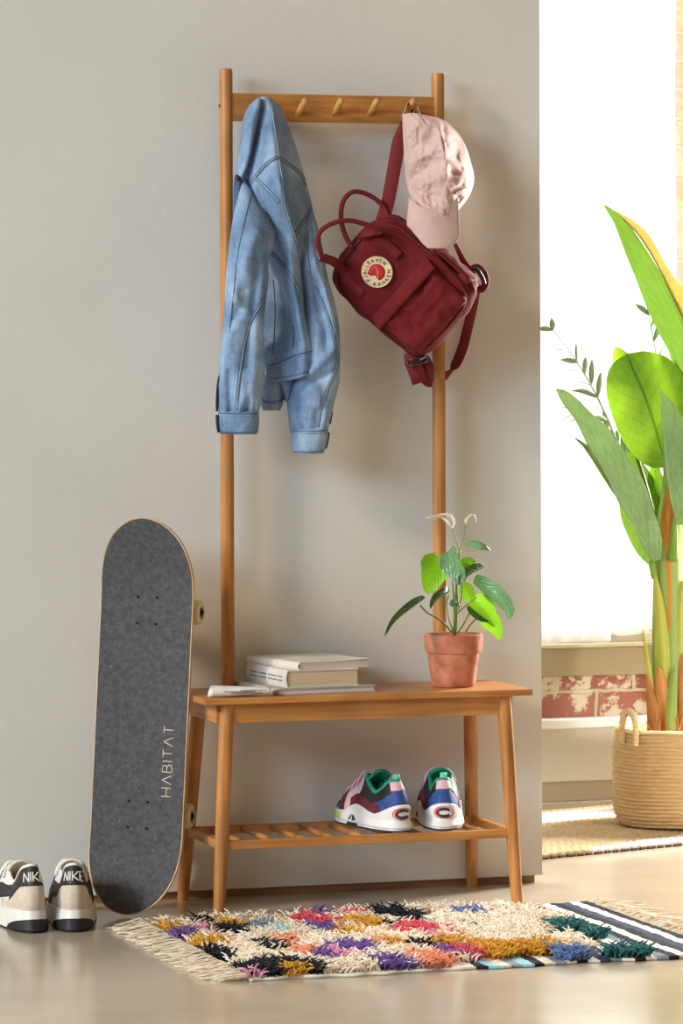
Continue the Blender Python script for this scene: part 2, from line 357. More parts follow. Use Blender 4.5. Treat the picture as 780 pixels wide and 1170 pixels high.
# ================================================================ LETTERS as strokes (unit box 0..w x 0..1)
GL = {'H': (.72, [[(0, 0), (0, 1)], [(.72, 0), (.72, 1)], [(0, .5), (.72, .5)]]), 'A': (.76, [[(0, 0), (.38, 1), (.76, 0)], [(.17, .36), (.59, .36)]]),
      'a': (.76, [[(0, 0), (.38, 1), (.76, 0)]]),
      'B': (.6, [[(0, 0), (0, 1), (.4, 1), (.56, .88), (.56, .65), (.4, .53), (0, .53)], [(.4, .53), (.6, .4), (.6, .14), (.42, 0), (0, 0)]]),
      'I': (.06, [[(.03, 0), (.03, 1)]]), 'T': (.66, [[(.33, 0), (.33, 1)], [(0, 1), (.66, 1)]]),
      'N': (.66, [[(0, 0), (0, 1), (.66, 0), (.66, 1)]]), 'K': (.62, [[(0, 0), (0, 1)], [(.6, 1), (.04, .46), (.62, 0)]]),
      'E': (.52, [[(.52, 1), (0, 1), (0, 0), (.52, 0)], [(0, .52), (.44, .52)]]), 'F': (.5, [[(.5, 1), (0, 1), (0, 0)], [(0, .52), (.42, .52)]]),
      'J': (.4, [[(.4, 1), (.4, .2), (.25, 0), (.05, .08)]]), 'L': (.46, [[(0, 1), (0, 0), (.46, 0)]]),
      'R': (.58, [[(0, 0), (0, 1), (.4, 1), (.56, .88), (.56, .64), (.4, .5), (0, .5)], [(.3, .5), (.58, 0)]]),
      'V': (.7, [[(0, 1), (.35, 0), (.7, 1)]]), 'o': (.7, [[(.2, 1.15), (.2, 1.2)], [(.5, 1.15), (.5, 1.2)]])}
def letters(mb, word, place, gap=.28, w=.045, n=6, flat=.35, up=None):
    """place(x, y) -> world point; x runs along the word in letter heights; returns the word's length"""
    x = 0
    for ch in word:
        if ch == ' ': x += .5; continue
        gw, st = GL[ch]
        for s in st:
            q = []
            for (a, b), (c, d) in zip(s, s[1:]):
                k = max(2, int(6*sqrt((a-c)**2+(b-d)**2)))
                q += [(a+(c-a)*i/k, b+(d-b)*i/k) for i in range(k)]
            q.append(s[-1])
            mb.tube([place(x+a, b) for a, b in q], w, n, flat=1)
        x += gw+gap
    return x-gap
def wordlen(word, gap=.28): return sum(.5 if c == ' ' else GL[c][0]+gap for c in word)-gap
# ================================================================ SKATEBOARD
def skateboard():
    t = thing('skateboard', 'skateboard with black grip tape standing on its tail against the wall, left of the rack', 'skateboard')
    A = aty(155, 985, -.108); B = aty(168.5, 690, -.100)
    es = (B-A).normalized(); en = V((-.56, -.83, 0)); en = (en-es*en.dot(es)).normalized(); ew = es.cross(en)*-1
    if ew.x < 0: ew = -ew
    L = .812; HW = .1005
    mid = A+es*((.13-A.z)/es.z); s0 = 0
    def kick(s):
        d = abs(s)-(L/2-.165)
        return .0 if d < 0 else (.052*(d/.165)**1.55)
    tail_s = -L/2
    C0 = A+es*(.41-A.z)*1.0
    zt = (C0+es*tail_s+en*kick(tail_s)).z; C0 = C0-es*(zt-.0045)
    def halfw(s):
        d = abs(s)-(L/2-.15)
        if d <= 0: return HW
        q = min(d/.15, 1); return HW*max(0, 1-q**2.35)**.5
    def P(s, w, off):
        return C0+es*s+ew*w+en*(kick(s)+.0065*(abs(w)/HW)**2+off)
    def deck(mb, grow, o0, o1, n=90, m=14):
        G = []
        for k in range(n+1):
            s = -L/2*cos(pi*k/n)*1.0; hw = halfw(s)+grow
            if k in (0, n): hw = .004
            G.append([(s*(1+grow*2/L), -hw+2*hw*j/m) for j in range(m+1)])
        rings = [[P(s, w, o1) for s, w in row]+[P(s, w, o0) for s, w in reversed(row)] for row in G]
        mb.loft(rings); return mb
    m_ply = noisy('maple ply edge', (196, 156, 112), (226, 196, 158), 30, .5)
    m_grip = noisy('black grip tape', (68, 68, 73), (90, 90, 96), 90, .85, .9, 900., bdist=.0012, detail=3)
    nt = m_grip.node_tree; b = nt.nodes['Principled BSDF']
    v = coords(nt); n2 = node(nt, 'ShaderNodeTexNoise'); n2.inputs['Scale'].default_value = 420; nt.links.new(v, n2.inputs['Vector'])
    old = b.inputs['Base Color'].links[0].from_socket; mk = ramp(nt, n2.outputs['Fac'], [(.66, (0, 0, 0)), (.74, (1, 1, 1))])
    mx = node(nt, 'ShaderNodeMix', data_type='RGBA'); nt.links.new(mk, mx.inputs['Factor']); nt.links.new(old, mx.inputs['A']); mx.inputs['B'].default_value = (*S((160, 160, 164)), 1)
    nt.links.new(mx.outputs['Result'], b.inputs['Base Color'])
    d = fix_normals(deck(MB(), 0, -.0105, 0.0).build('deck', m_ply, t, angle=50))
    gt = fix_normals(deck(MB(), -.0022, .0, .0009).build('grip_tape', m_grip, t, angle=50))
    # letters, reading upward near the right edge: x of the word runs along es
    m_let = noisy('cream print', (226, 206, 178), (236, 218, 192), 30, .7)
    H = .021; wl = wordlen('HaBITaT', .3)
    s_lo = (aty(185, 909, -.12)-C0).dot(es); s_hi = (aty(195, 829, -.12)-C0).dot(es)
    w0 = (aty(198, 880, -.14)-C0).dot(ew)
    sx = (s_hi-s_lo)/wl
    mb = MB(); letters(mb, 'HaBITaT', lambda x, y: P(s_lo+x*sx, w0-y*H, .0008), .3, .0010); mb.build('printed_lettering', m_let, gt)
    # truck screws
    m_dk = noisy('black oxide steel', (24, 24, 26), (40, 40, 42), 30, .4, metal=.6)
    m_al = noisy('cast aluminium', (150, 148, 142), (176, 174, 168), 40, .35, metal=.9)
    m_wh = noisy('cream urethane', (214, 200, 150), (226, 212, 168), 20, .35)
    for s in (-.205, .215):
        for a in (-.027, .027):
            for w in (-.0205, .0205):
                q = P(s+a, w, 0); MB().tube([q-en*.001, q+en*.0014], .0032, 12).build('screw', m_dk, t)
        mb = MB(); q = P(s, 0, -.0105)
        M = Matrix((( ew.x, es.x, en.x, q.x), (ew.y, es.y, en.y, q.y), (ew.z, es.z, en.z, q.z), (0, 0, 0, 1)))
        mb.box((-.028, -.038, -.006), (.028, .038, 0), .002, M)
        mb.tube([M @ V((0, 0, -.004)), M @ V((0, 0, -.03))], [.018, .012], 16)
        mb.tube([M @ V((-.068, 0, -.036)), M @ V((-.03, 0, -.036)), M @ V((0, 0, -.030)), M @ V((.03, 0, -.036)), M @ V((.068, 0, -.036))], [.007, .009, .014, .009, .007], 14)
        mb.tube([M @ V((-.1, 0, -.036)), M @ V((.1, 0, -.036))], .0036, 10)
        tr = mb.build('truck', m_al, t)
        for sg in (-1, 1):
            pr = [(.004, .0725), (.0105, .0725), (.018, .0728), (.0245, .074), (.0262, .079), (.0262, .094), (.0245, .100), (.018, .1035), (.0145, .1035), (.0135, .100), (.0115, .100)]
            rings = [[M @ V((sg*x, r*cos(2*pi*k/32), -.036+r*sin(2*pi*k/32))) for k in range(32)] for r, x in pr]
            w_ = fix_normals(MB().loft(rings, caps=True).build('wheel', m_wh, t, angle=40))
            mb = MB().tube([M @ V((sg*.0995, 0, -.036)), M @ V((sg*.1015, 0, -.036))], .0108, 20)
            mb.tube([M @ V((sg*.101, 0, -.036)), M @ V((sg*.106, 0, -.036))], .0052, 6)
            mb.build('bearing', m_dk, w_)
skateboard()
# ================================================================ BOOKS
def rot2(a): return V((cos(a), sin(a), 0)), V((-sin(a), cos(a), 0))
m_page = noisy('cream page block', (206, 184, 150), (222, 202, 170), 3, .85, .5, 40, stretch=(1, 1, 60), bdist=.0008)
m_wpage = noisy('white page block', (214, 208, 198), (230, 226, 218), 3, .8, .5, 40, stretch=(1, 1, 60), bdist=.0008)
def book(name, label, c, ang, w, d, h, cover, pages, round_=True, over=.0025, softc=False, group=None):
    """spine on the left side, page block faces the front; origin at the near left bottom corner"""
    t = thing(name, label, 'book' if name == 'book' else 'magazine', c, (0, 0, ang), group)
    ct = .0022 if not softc else .0008
    mb = MB()
    # cover: one wrapped C-section extruded along d
    sec = []
    N = 8
    r = h/2
    outer = [(w, 0), (.004, 0)]+[(-.0035*sin(pi*k/N)+.002, h*k/N) for k in range(N+1)]+[(.004, h), (w, h)]
    inner = [(w, h-ct), (.006, h-ct)]+[(-.0035*sin(pi*k/N)+.002+ct, h-ct-(h-2*ct)*k/N) for k in range(N+1)]+[(.006, ct), (w, ct)]
    sec = outer+inner
    K = 5
    rings = [[V((x, d*k/K, z)) for x, z in sec] for k in range(K+1)]
    fix_normals(mb.loft(rings).build('cover', cover, t, angle=40))
    MB().box((.004, over, ct), (w-over, d-over, h-ct), .0003).build('page_block', pages, t, smooth=False)
    return t
z0 = SZ+.0002
m_gc = noisy('pale grey cloth cover', (176, 168, 160), (190, 183, 175), 60, .7)
m_wc = noisy('worn white cover', (212, 206, 200), (228, 224, 218), 12, .55)
m_pk = noisy('cream magazine cover', (226, 216, 202), (238, 230, 218), 6, .45)
b1 = book('book', 'thin grey book at the bottom of the stack on the bench', (.040, -.222, z0), radians(6), .222, .262, .0135, m_gc, m_wpage)
b2 = book('book', 'thick hardback with cream page edges in the middle of the stack', (.066, -.206, z0+.0137), radians(5), .162, .225, .0355, m_wc, m_page)
b3 = book('book', 'large thin paperback with a pale cover, topmost in the stack on the bench', (.094, -.200, z0+.0494), radians(12), .170, .225, .0145, m_pk, m_wpage, softc=True)
# worn grey marks on the thick book's spine and the small dark mark on the top book
m_ink = noisy('grey ink', (120, 112, 108), (150, 142, 138), 90, .7)
mb = MB()
for k, (a, b) in enumerate(((.02, .045), (.052, .10), (.108, .15), (.16, .2))):
    for z in (.012, .02): mb.box((-.0017, a, z), (-.0012, b, z+.0028), 0)
mb.build('spine_print', m_ink, b2, smooth=False)
mb = MB(); mb.box((-.0012, .085, .0055), (-.0008, .097, .0095), 0); mb.build('spine_print', noisy('black ink', (24, 22, 20), (36, 34, 32), 50, .6), b3, smooth=False)
# lifted top cover of the paperback, curling at the right end
P = []
for i in range(14):
    row = []
    for j in range(24):
        x = .002+.172*j/23; y = .001+.222*i/13
        row.append(V((x, y, .0150+.004*max(0, (j/23-.45))**1.5+.0055*sin(pi*i/13)*sin(pi*min(1, j/16))*(i/13))))
    P.append(row)
MB().sheet(P, .0005).build('loose_cover', m_pk, b3)
# rolled magazine
rm = thing('rolled_magazine', 'white rolled-up magazine at the left end of the bench, in front of the books', 'magazine', (-.040, -.2195, z0+.0098), (0, 0, radians(-7)))
mb = MB(); rings = []
turn = 2.6; NA = 70
for i in range(26):
    x = -.060+.122*i/25; sq = 1-.25*(i/25)**2+.05*nz((x*30, 0, 0), 1, 3); fl = .95-.35*(i/25)**2
    o = []
    for k in range(NA):
        a = 2*pi*turn*k/(NA-1)+.4+i*.012; r = (.0062+.0046*k/(NA-1))*(1+.25*(1-(i/25)))*(1+.04*nz((x*40, a, 1), 1, 2))
        o.append(V((x+(.004*sin(a) if i in (0, 25) else 0), r*1.25*cos(a)*(1+.5*i/25), r*sin(a)*fl)))
    rings.append(o)
zmin = min(p.z for r in rings for p in r)
mb.loft(rings, caps=False, open_=True)
o = mb.build('pages', noisy('white magazine paper', (226, 226, 226), (240, 236, 232), 25, .4), rm)
o.modifiers.new('t', 'SOLIDIFY').thickness = .0005
mb = MB()
for x0_, x1_, a in ((-.035, .03, .1), (-.02, .045, -.3), (.0, .055, .35)):
    mb.tube([V((x0_+(x1_-x0_)*k/8, -.0155*1.18*cos(a)*(1+.5*(.5+.5*k/8)), .0124*sin(a)*.6)) for k in range(9)], .0009, 6)
mb.build('cover_print', noisy('dark grey print', (86, 82, 86), (120, 110, 110), 60, .5), rm)
rm.location.z = z0-zmin+.0006
# ================================================================ LEAVES
def leaf(name, mid, w, phi, mat, parent, prof=None, n=22, m=12, fold=.18, back=0., wave=.0, droop=0., seed=0., phase=6., lq=1., rq=1.):
    """mid: (u, v, depth Y) points seen along the midrib from base to tip; w: half width (m); phi: turn of the blade about its midrib"""
    M = spline([aty(*p) for p in mid], n)
    prof = prof or (lambda t: max(0, sin(pi*min(1, t**.72)))**.75)
    bm = bmesh.new(); uvl = bm.loops.layers.uv.new('UVMap'); G = []
    for i, c in enumerate(M):
        tg = (M[min(i+1, n-1)]-M[max(i-1, 0)]).normalized()
        a = tg.cross(F_).normalized(); nn = a.cross(tg).normalized()
        ph = phi(i/(n-1)) if callable(phi) else phi
        side = a*cos(ph)+nn*sin(ph); nor = side.cross(tg)
        t = i/(n-1); row = []
        for j in range(m+1):
            q = 2*j/m-1; ww = w*prof(t)
            q_ = q*(lq if q < 0 else rq); p = c+side*ww*q_+nor*(fold*ww*abs(q_)**1.3)-tg*(back*w*(q*q)*max(0, 1-t*3))
            p += nor*(wave*w*sin(t*phase*pi+q*2+seed)*q*q)
            row.append((bm.verts.new(p), (j/m, t)))
        G.append(row)
    for i in range(n-1):
        for j in range(m):
            f = bm.faces.new([G[i][j][0], G[i][j+1][0], G[i+1][j+1][0], G[i+1][j][0]]); f.smooth = True
            for lp, uv in zip(f.loops, (G[i][j][1], G[i][j+1][1], G[i+1][j+1][1], G[i+1][j][1])): lp[uvl].uv = uv
    me = bpy.data.meshes.new(name); bm.to_mesh(me); bm.free(); me.materials.append(mat)
    return link(bpy.data.objects.new(name, me), parent)
# ================================================================ POTTED PLANT
PX, PY = .458, -.125
pot = thing('terracotta_pot', 'small weathered terracotta pot at the right end of the bench', 'plant pot', (PX, PY, z0))
m_tc = noisy('weathered terracotta', (170, 84, 54), (214, 152, 122), 26, .8, .3, 120, detail=8)
prof = [(.0001, 0), (.042, 0), (.0445, .002), (.0465, .01), (.0545, .070), (.0548, .0715), (.0592, .0725), (.0602, .075), (.0622, .106), (.0618, .1095), (.0598, .1110), (.0570, .110), (.0555, .106), (.054, .095), (.0001, .093)]
fix_normals(MB().lathe(prof, 40).build('pot_body', m_tc, pot, angle=40))
mb = MB(); rings = []
for r in (.0535, .045, .03, .015, .0008):
    rings.append([V((r*cos(2*pi*k/36), r*sin(2*pi*k/36), .098+.005*nz((r*cos(2*pi*k/36), r*sin(2*pi*k/36), 0), 60)+.003*(1-r/.053))) for k in range(36)])
mb.loft(rings); mb.build('soil', noisy('dark potting soil', (44, 32, 24), (72, 54, 40), 90, .95, .8, 200), pot)
pl = thing('philodendron', 'young leafy green plant with heart shaped leaves, growing in the terracotta pot', 'plant', (PX, PY, z0+.1))
pl_inv = lambda o: None
m_stem = noisy('green stem', (84, 120, 44), (120, 156, 66), 30, .5)
m_lime = leafmat('sunlit lime leaf', (84, 146, 24), (112, 166, 34), (140, 190, 60), .42, .3, 26, (132, 190, 34))
m_dkl = leafmat('dark glossy leaf', (38, 84, 44), (58, 104, 58), (90, 130, 80), .15, .22, 26, (60, 120, 40))
m_grl = leafmat('sheen paled leaf', (84, 118, 90), (128, 156, 132), (160, 180, 156), .15, .14, 22, (90, 150, 70))  # greyed and lightened: the window's reflection is put into the leaf colour
def T(parent, pts, r, name='stem', mat=None, n=18): 
    return MB().tube(spline([aty(*p) for p in pts], n), r, 8).build(name, mat or m_stem, parent)
def place(o, parent):      # mesh points are in the world: bring them under the parent's origin
    o.matrix_parent_inverse = Matrix.Translation(-V(parent.location)) if parent.rotation_euler[2] == 0 else o.matrix_parent_inverse; return o
before = set(bpy.data.objects)
heart = lambda t: max(0, (1-t)**.62*(1.35*min(1, (t*5+.25))**.5))*.86
T(pl, [(519, 728, -.125), (521, 690, -.125), (522, 655, -.12), (525, 628, -.12)], [.0045]*9+[.0028]*9)
T(pl, [(525, 630, -.12), (521, 618, -.12), (517, 604, -.12)], .0015); T(pl, [(526, 628, -.12), (530, 612, -.12), (532, 598, -.12)], .0014)
T(pl, [(516, 722, -.12), (502, 708, -.14), (488, 700, -.155), (480, 692, -.16)], .002)
T(pl, [(518, 724, -.13), (512, 705, -.12), (510, 690, -.11), (512, 680, -.11)], .0017)
T(pl, [(522, 724, -.11), (530, 712, -.1), (536, 700, -.09), (540, 688, -.09)], .0016)
T(pl, [(521, 702, -.13), (532, 692, -.14), (544, 682, -.15)], .0015)
T(pl, [(532, 722, -.10), (538, 713, -.09), (545, 706, -.085)], .0016)
T(pl, [(519, 700, -.14), (518, 680, -.15), (517, 664, -.15)], .002)
T(pl, [(523, 700, -.1), (527, 680, -.1), (528, 668, -.1)], .0016)
leaf('leaf', [(486, 683, -.165), (466, 697, -.185), (450, 711, -.2), (439, 728, -.205)], .021, 1.12, m_dkl, pl, fold=.3)
leaf('leaf', [(499, 635, -.13), (497, 650, -.145), (492, 665, -.15), (489, 679, -.15)], .037, .1, m_lime, pl, prof=lambda t: (max(0, 1-t)**.55)*(.62+.5*min(1, t*3.2))*min(1, t*9+.05)**.5 if t < .999 else 0, fold=-.12, back=.15)
leaf('leaf', [(514, 675, -.12), (504, 680, -.14), (496, 686, -.15), (491, 696, -.155)], .015, .8, m_dkl, pl, fold=.3)
leaf('leaf', [(512, 630, -.14), (517, 645, -.17), (524, 655, -.18), (527, 670, -.185)], .024, -.5, m_grl, pl, prof=lambda t: max(0, sin(pi*(t*.8+.2)))**.6, fold=-.35)
leaf('leaf', [(552, 648, -.16), (541, 652, -.17), (532, 658, -.18), (526, 669, -.18)], .017, .9, m_dkl, pl, fold=.3, prof=lambda t: max(0, sin(pi*(t*.9+.05)))**.6)
leaf('leaf', [(541, 662, -.15), (556, 672, -.17), (570, 684, -.185), (580, 696, -.19), (581, 707, -.19)], .0205, -.55, m_grl, pl, fold=.35, prof=lambda t: max(0, sin(pi*min(1, t*.86+.12)))**.55)
leaf('leaf', [(553, 703, -.07), (562, 712, -.075), (568, 722, -.08), (570, 732, -.08)], .026, -.2, m_lime, pl, prof=lambda t: (max(0, 1-t)**.7)*(.55+.5*min(1, t*4)), fold=.1)
leaf('leaf', [(527, 666, -.09), (533, 675, -.09), (538, 684, -.09), (541, 692, -.09)], .016, .2, m_lime, pl, fold=.15)
leaf('leaf', [(539, 684, -.14), (549, 692, -.16), (558, 703, -.17), (566, 717, -.175)], .024, .25, m_lime, pl, fold=-.25, prof=lambda t: max(0, sin(pi*min(1, t**.6)))**.7)
leaf('leaf', [(534, 692, -.165), (541, 700, -.178), (549, 706, -.186), (560, 711, -.186)], .010, .9, m_dkl, pl, fold=.2)
leaf('leaf', [(531, 623, -.12), (540, 621, -.13), (550, 624, -.14), (561, 629, -.14)], .0095, .3, m_grl, pl, fold=.3)
leaf('leaf', [(524, 648, -.08), (533, 642, -.07), (540, 643, -.07), (547, 648, -.07)], .012, .4, m_lime, pl, fold=.2)
leaf('leaf', [(513, 690, -.15), (517, 689, -.17), (522, 690, -.18), (526, 693, -.18)], .008, .5, m_dkl, pl, fold=.2)
m_new = noisy('pale unfurling leaf', (226, 222, 196), (240, 238, 222), 30, .4, sss=.2)
T(pl, [(517, 604, -.12), (519, 597, -.12), (515, 590, -.12), (506, 588, -.12), (497, 590, -.125), (487, 592, -.13)], lambda t: .0016+.0016*sin(pi*t), 'new_leaf', m_new, 24)
T(pl, [(516, 603, -.12), (510, 596, -.12), (503, 591, -.12), (494, 594, -.12)], lambda t: .0006+.0018*sin(pi*t), 'new_leaf', m_new, 24)
T(pl, [(532, 598, -.12), (534, 592, -.12), (539, 588, -.12), (543, 591, -.12), (544, 597, -.12)], lambda t: .0008+.0014*sin(pi*t), 'new_leaf', m_new, 20)
T(pl, [(532, 598, -.12), (531, 594, -.12), (532, 590, -.12)], lambda t: .0012*(1-t)+.0004, 'new_leaf', m_new, 12)
for o in set(bpy.data.objects)-before: o.matrix_parent_inverse = Matrix.Translation(-V(pl.location))
# ================================================================ SHOES
def sm(a, b, x):
    x = max(0, min(1, (x-a)/(b-a))); return x*x*(3-2*x)
class Shoe:
    """shape of a low shoe: heel at x=0, toe at x=L, z up from the ground"""
    def __init__(s, L, zt, wk, z0k, lean=.012, flare=1.0, midk=None):
        s.L, s.zt, s.wk, s.z0k, s.lean, s.flare = L, zt, wk, z0k, lean, flare
    def W(s, q): return cr(s.wk, q)[0]
    def z0(s, q): return cr(s.z0k, q)[0]
    def sgnp(s, th):
        y = sin(th); return math.copysign(abs(y)**.72, y)
    def up(s, th, h, off=0.):
        def f(th, h):
            h = max(0, h); q = (1+cos(th))/2
            zt = cr(s.zt, q)[0]; z0 = s.z0(q)
            back = 1-sm(.40, .58, q)
            g = back*(1-.42*h**1.5+.10*sin(pi*h))+(1-back)*max(0, 1-h**2.4)**.5
            y = s.W(q)*s.sgnp(th)*g*.93
            if h > 1: y *= max(0.02, 1-(h-1)*3.0)
            zz = z0+(zt-z0)*(h if h <= 1 else 1-(h-1)*2.6)
            heel = (1-q)**3
            x = s.L*q+heel*(s.lean*h*h-.010*sin(pi*min(h, 1)))
            if h > 1: x += heel*(h-1)*.05
            x -= q**4*.018*h
            return V((x, y, zz))
        p = f(th, h)
        if off:
            e = 1e-3; a = f(th+e, h)-f(th-e, h); b = f(th, min(h+e, .999))-f(th, h-e)
            n = a.cross(b)
            if n.length > 1e-14: p = p+n.normalized()*off
        return p
    def sole(s, th, h, off=0.):
        q = (1+cos(th))/2; z0 = s.z0(q)+.003
        zb = .0+.012*sm(.82, 1., q)+.008*sm(.12, 0, q)*0
        fl = s.flare+(.06 if q < .5 else .02)-(.08*h)
        y = s.W(q)*s.sgnp(th)*fl
        x = s.L*q+(q-.5)*2*(.006)*(1-.3*h)-((1-q)**4)*.008*(1-h)*(1 if s.flare > 1 else 1)
        return V((x*(1), y*(1+off*18), zb+(z0-zb)*h))+V(((q-.5)*2*off, 0, 0))
def grid(f, u0, u1, lo, hi, nu=40, nv=10):
    P = []
    for i in range(nu):
        u = u0+(u1-u0)*i/(nu-1); a = lo(u) if callable(lo) else lo; b = hi(u) if callable(hi) else hi
        P.append([f(u, a+(b-a)*j/(nv-1)) for j in range(nv)])
    return P
def patch(sh, name, mat, u0, u1, lo, hi, off, parent, nu=40, nv=8, th=.0012, fn=None, label=None):
    f = fn or (lambda u, h: sh.up(u, h, off))
    P = [[p for p in r] for r in grid(f, u0, u1, lo, hi, nu, nv)]
    o = MB().sheet(P, th).build(name, mat, parent, label=label); return fix_normals(o)
def base_shoe(sh, root, m_upper, m_sole, m_out, m_line, collar=.006, m_collar=None):
    N = 72
    mb = MB(); ths = [2*pi*k/N for k in range(N)]
    mb.loft([[sh.up(t, h) for t in ths] for h in [0, .08, .16, .25, .35, .45, .55, .65, .75, .83, .9, .95, .985, 1.0]], caps=False)
    up = fix_normals(mb.build('upper', m_upper, root))
    mb = MB(); mb.loft([[sh.up(t, h) for t in ths] for h in [1.0, 1.02, 1.06, 1.12, 1.2, 1.28]], caps=False)
    fix_normals(mb.build('lining', m_line, up))
    mb = MB(); hs = [0, .02, .1, .3, .5, .7, .9, 1.0]
    rings = [[sh.sole(t, h) for t in ths] for h in hs]
    rings.append([V((lerp(sh.L/2, p.x, .8), p.y*.8, p.z)) for p in rings[-1]])
    mb.loft(rings); fix_normals(mb.build('midsole', m_sole, root, angle=50))
    mb = MB(); mb.loft([[sh.sole(t, 0)+V((0, 0, -.0035+.0003)) for t in ths], [sh.sole(t, .0)+V((0, 0, .0005)) for t in ths]]); fix_normals(mb.build('outsole', m_out, root, smooth=False))
    # padded collar roll
    cm = m_collar or m_line
    pts = [sh.up(t, 1.0, 0) for t in [pi+.0+(k/40-.5)*2*1.95 for k in range(41)]]
    MB().tube(pts, collar, 10).build('collar', cm, up)
    return up
m_leth = noisy('cream suede', (206, 190, 172), (220, 206, 190), 60, .85, .2, 200, sheen=.3)
m_wlea = noisy('white leather', (228, 226, 222), (240, 238, 234), 40, .45)
m_wmesh = noisy('white mesh', (214, 212, 208), (236, 234, 230), 260, .8, .5, 500)
m_blk = noisy('black rubber', (20, 20, 22), (36, 36, 38), 60, .6)
m_blkn = noisy('black nylon', (34, 33, 37), (50, 48, 54), 200, .55)
m_tan = noisy('tan lining', (196, 146, 96), (214, 166, 116), 40, .8)
def laces(sh, parent, mat, q0=.44, q1=.68, n=6, w=.0045, r=.0022):
    for k in range(n):
        q = q0+(q1-q0)*k/(n-1); th = math.acos(2*q-1)
        pts = []
        for j in range(13):
            a = -1+2*j/12; hh = 1-.32*abs(a)**1.2
            t = th if a > 0 else -th
            t = t
            p = sh.up(math.copysign(th, a if a else 1), min(.995, hh), .002)
            pts.append(p+V((.006*(1 if k % 2 else -1)*a, 0, .003)))
        MB().tube(pts, r, 8).build('lace', mat, parent)
def runner(label, loc, rz, group):
    root = thing('sneaker', label, 'shoe', loc, (0, 0, rz), group)
    sh = Shoe(.305, [(0, .128), (.10, .118), (.24, .088), (.36, .094), (.46, .118), (.56, .104), (.75, .074), (.9, .056), (1, .044)],
              [(0, .036), (.1, .0395), (.25, .040), (.4, .040), (.6, .0475), (.75, .0515), (.9, .046), (1, .034)],
              [(0, .037), (.2, .036), (.5, .028), (.8, .023), (1, .024)], lean=.016, flare=1.08)
    up = base_shoe(sh, root, m_wmesh, m_wlea, m_blk, m_tan, .0042, m_wlea)
    # suede heel counter
    arc = lambda u: .60-.30*sm(.55, 1.25, abs(u-pi))
    patch(sh, 'heel_counter', m_leth, pi-1.35, pi+1.35, .0, arc, .0012, root, 50, 12)
    tab = patch(sh, 'heel_tab', m_blkn, pi-1.02, pi+1.02, lambda u: arc(u)-.02+.0*u, lambda u: .985, .002, root, 50, 12)
    # black wedge from heel tab to mid side
    for sg in (-1, 1):
        patch(sh, 'side_stripe', m_blkn, pi+sg*.98, pi+sg*1.9, lambda u: .50-.46*sm(1.0, 1.85, abs(u-pi)), lambda u: .93-.55*sm(.95, 1.85, abs(u-pi)), .0018, root, 30, 6)
        patch(sh, 'lace_guard', m_wlea, pi+sg*1.55, pi+sg*2.15, .45, .97, .0026, root, 26, 8)
    patch(sh, 'toe_cap', m_leth, -.62, .62, .0, lambda u: .5-.2*abs(u), .0016, root, 40, 8)
    # word on the tab
    mb = MB(); wl = wordlen('NIKE', .22)
    H = .19
    def pl_(x, y):
        return sh.up(pi+(x/wl-.5)*-.0+((x/wl-.5)*.86), .665+y*H, .0032)
    letters(mb, 'NIKE', pl_, .22, .0015); mb.build('lettering', m_wlea, tab)
    # black heel bumper, arched
    def fs(u, h): 
        p = sh.sole(u, h); d = V((p.x-.03, p.y, 0)).normalized(); return p+d*.0018
    patch(sh, 'heel_bumper', m_blk, pi-.98, pi+.98, .0, lambda u: .02+.58*max(0, 1-((u-pi)/.98)**2)**.5, 0, root, 44, 8, fn=fs, th=.002)
    # tongue and laces
    tg = []
    for i in range(16):
        t = i/15; row = []
        for j in range(9):
            a = j/4-1; row.append(V((.165-.062*t, a*.026*(1-.1*t), .088+.040*t-.010*a*a)))
        tg.append(row)
    MB().sheet(tg, .005).build('tongue', m_wmesh, root)
    laces(sh, root, m_wlea)
    return root
SL = (-.5, -.26)
a = atz(84.5, 1062.5, .0035); b_ = atz(39.5, 1063.5, .0035)
runner('right one of the white and black running shoes on the floor, beside the skateboard', (a.x, a.y, .0034), radians(78), None)
runner('left one of the white and black running shoes, partly cut off by the frame', (b_.x, b_.y, .0034), radians(91), None)
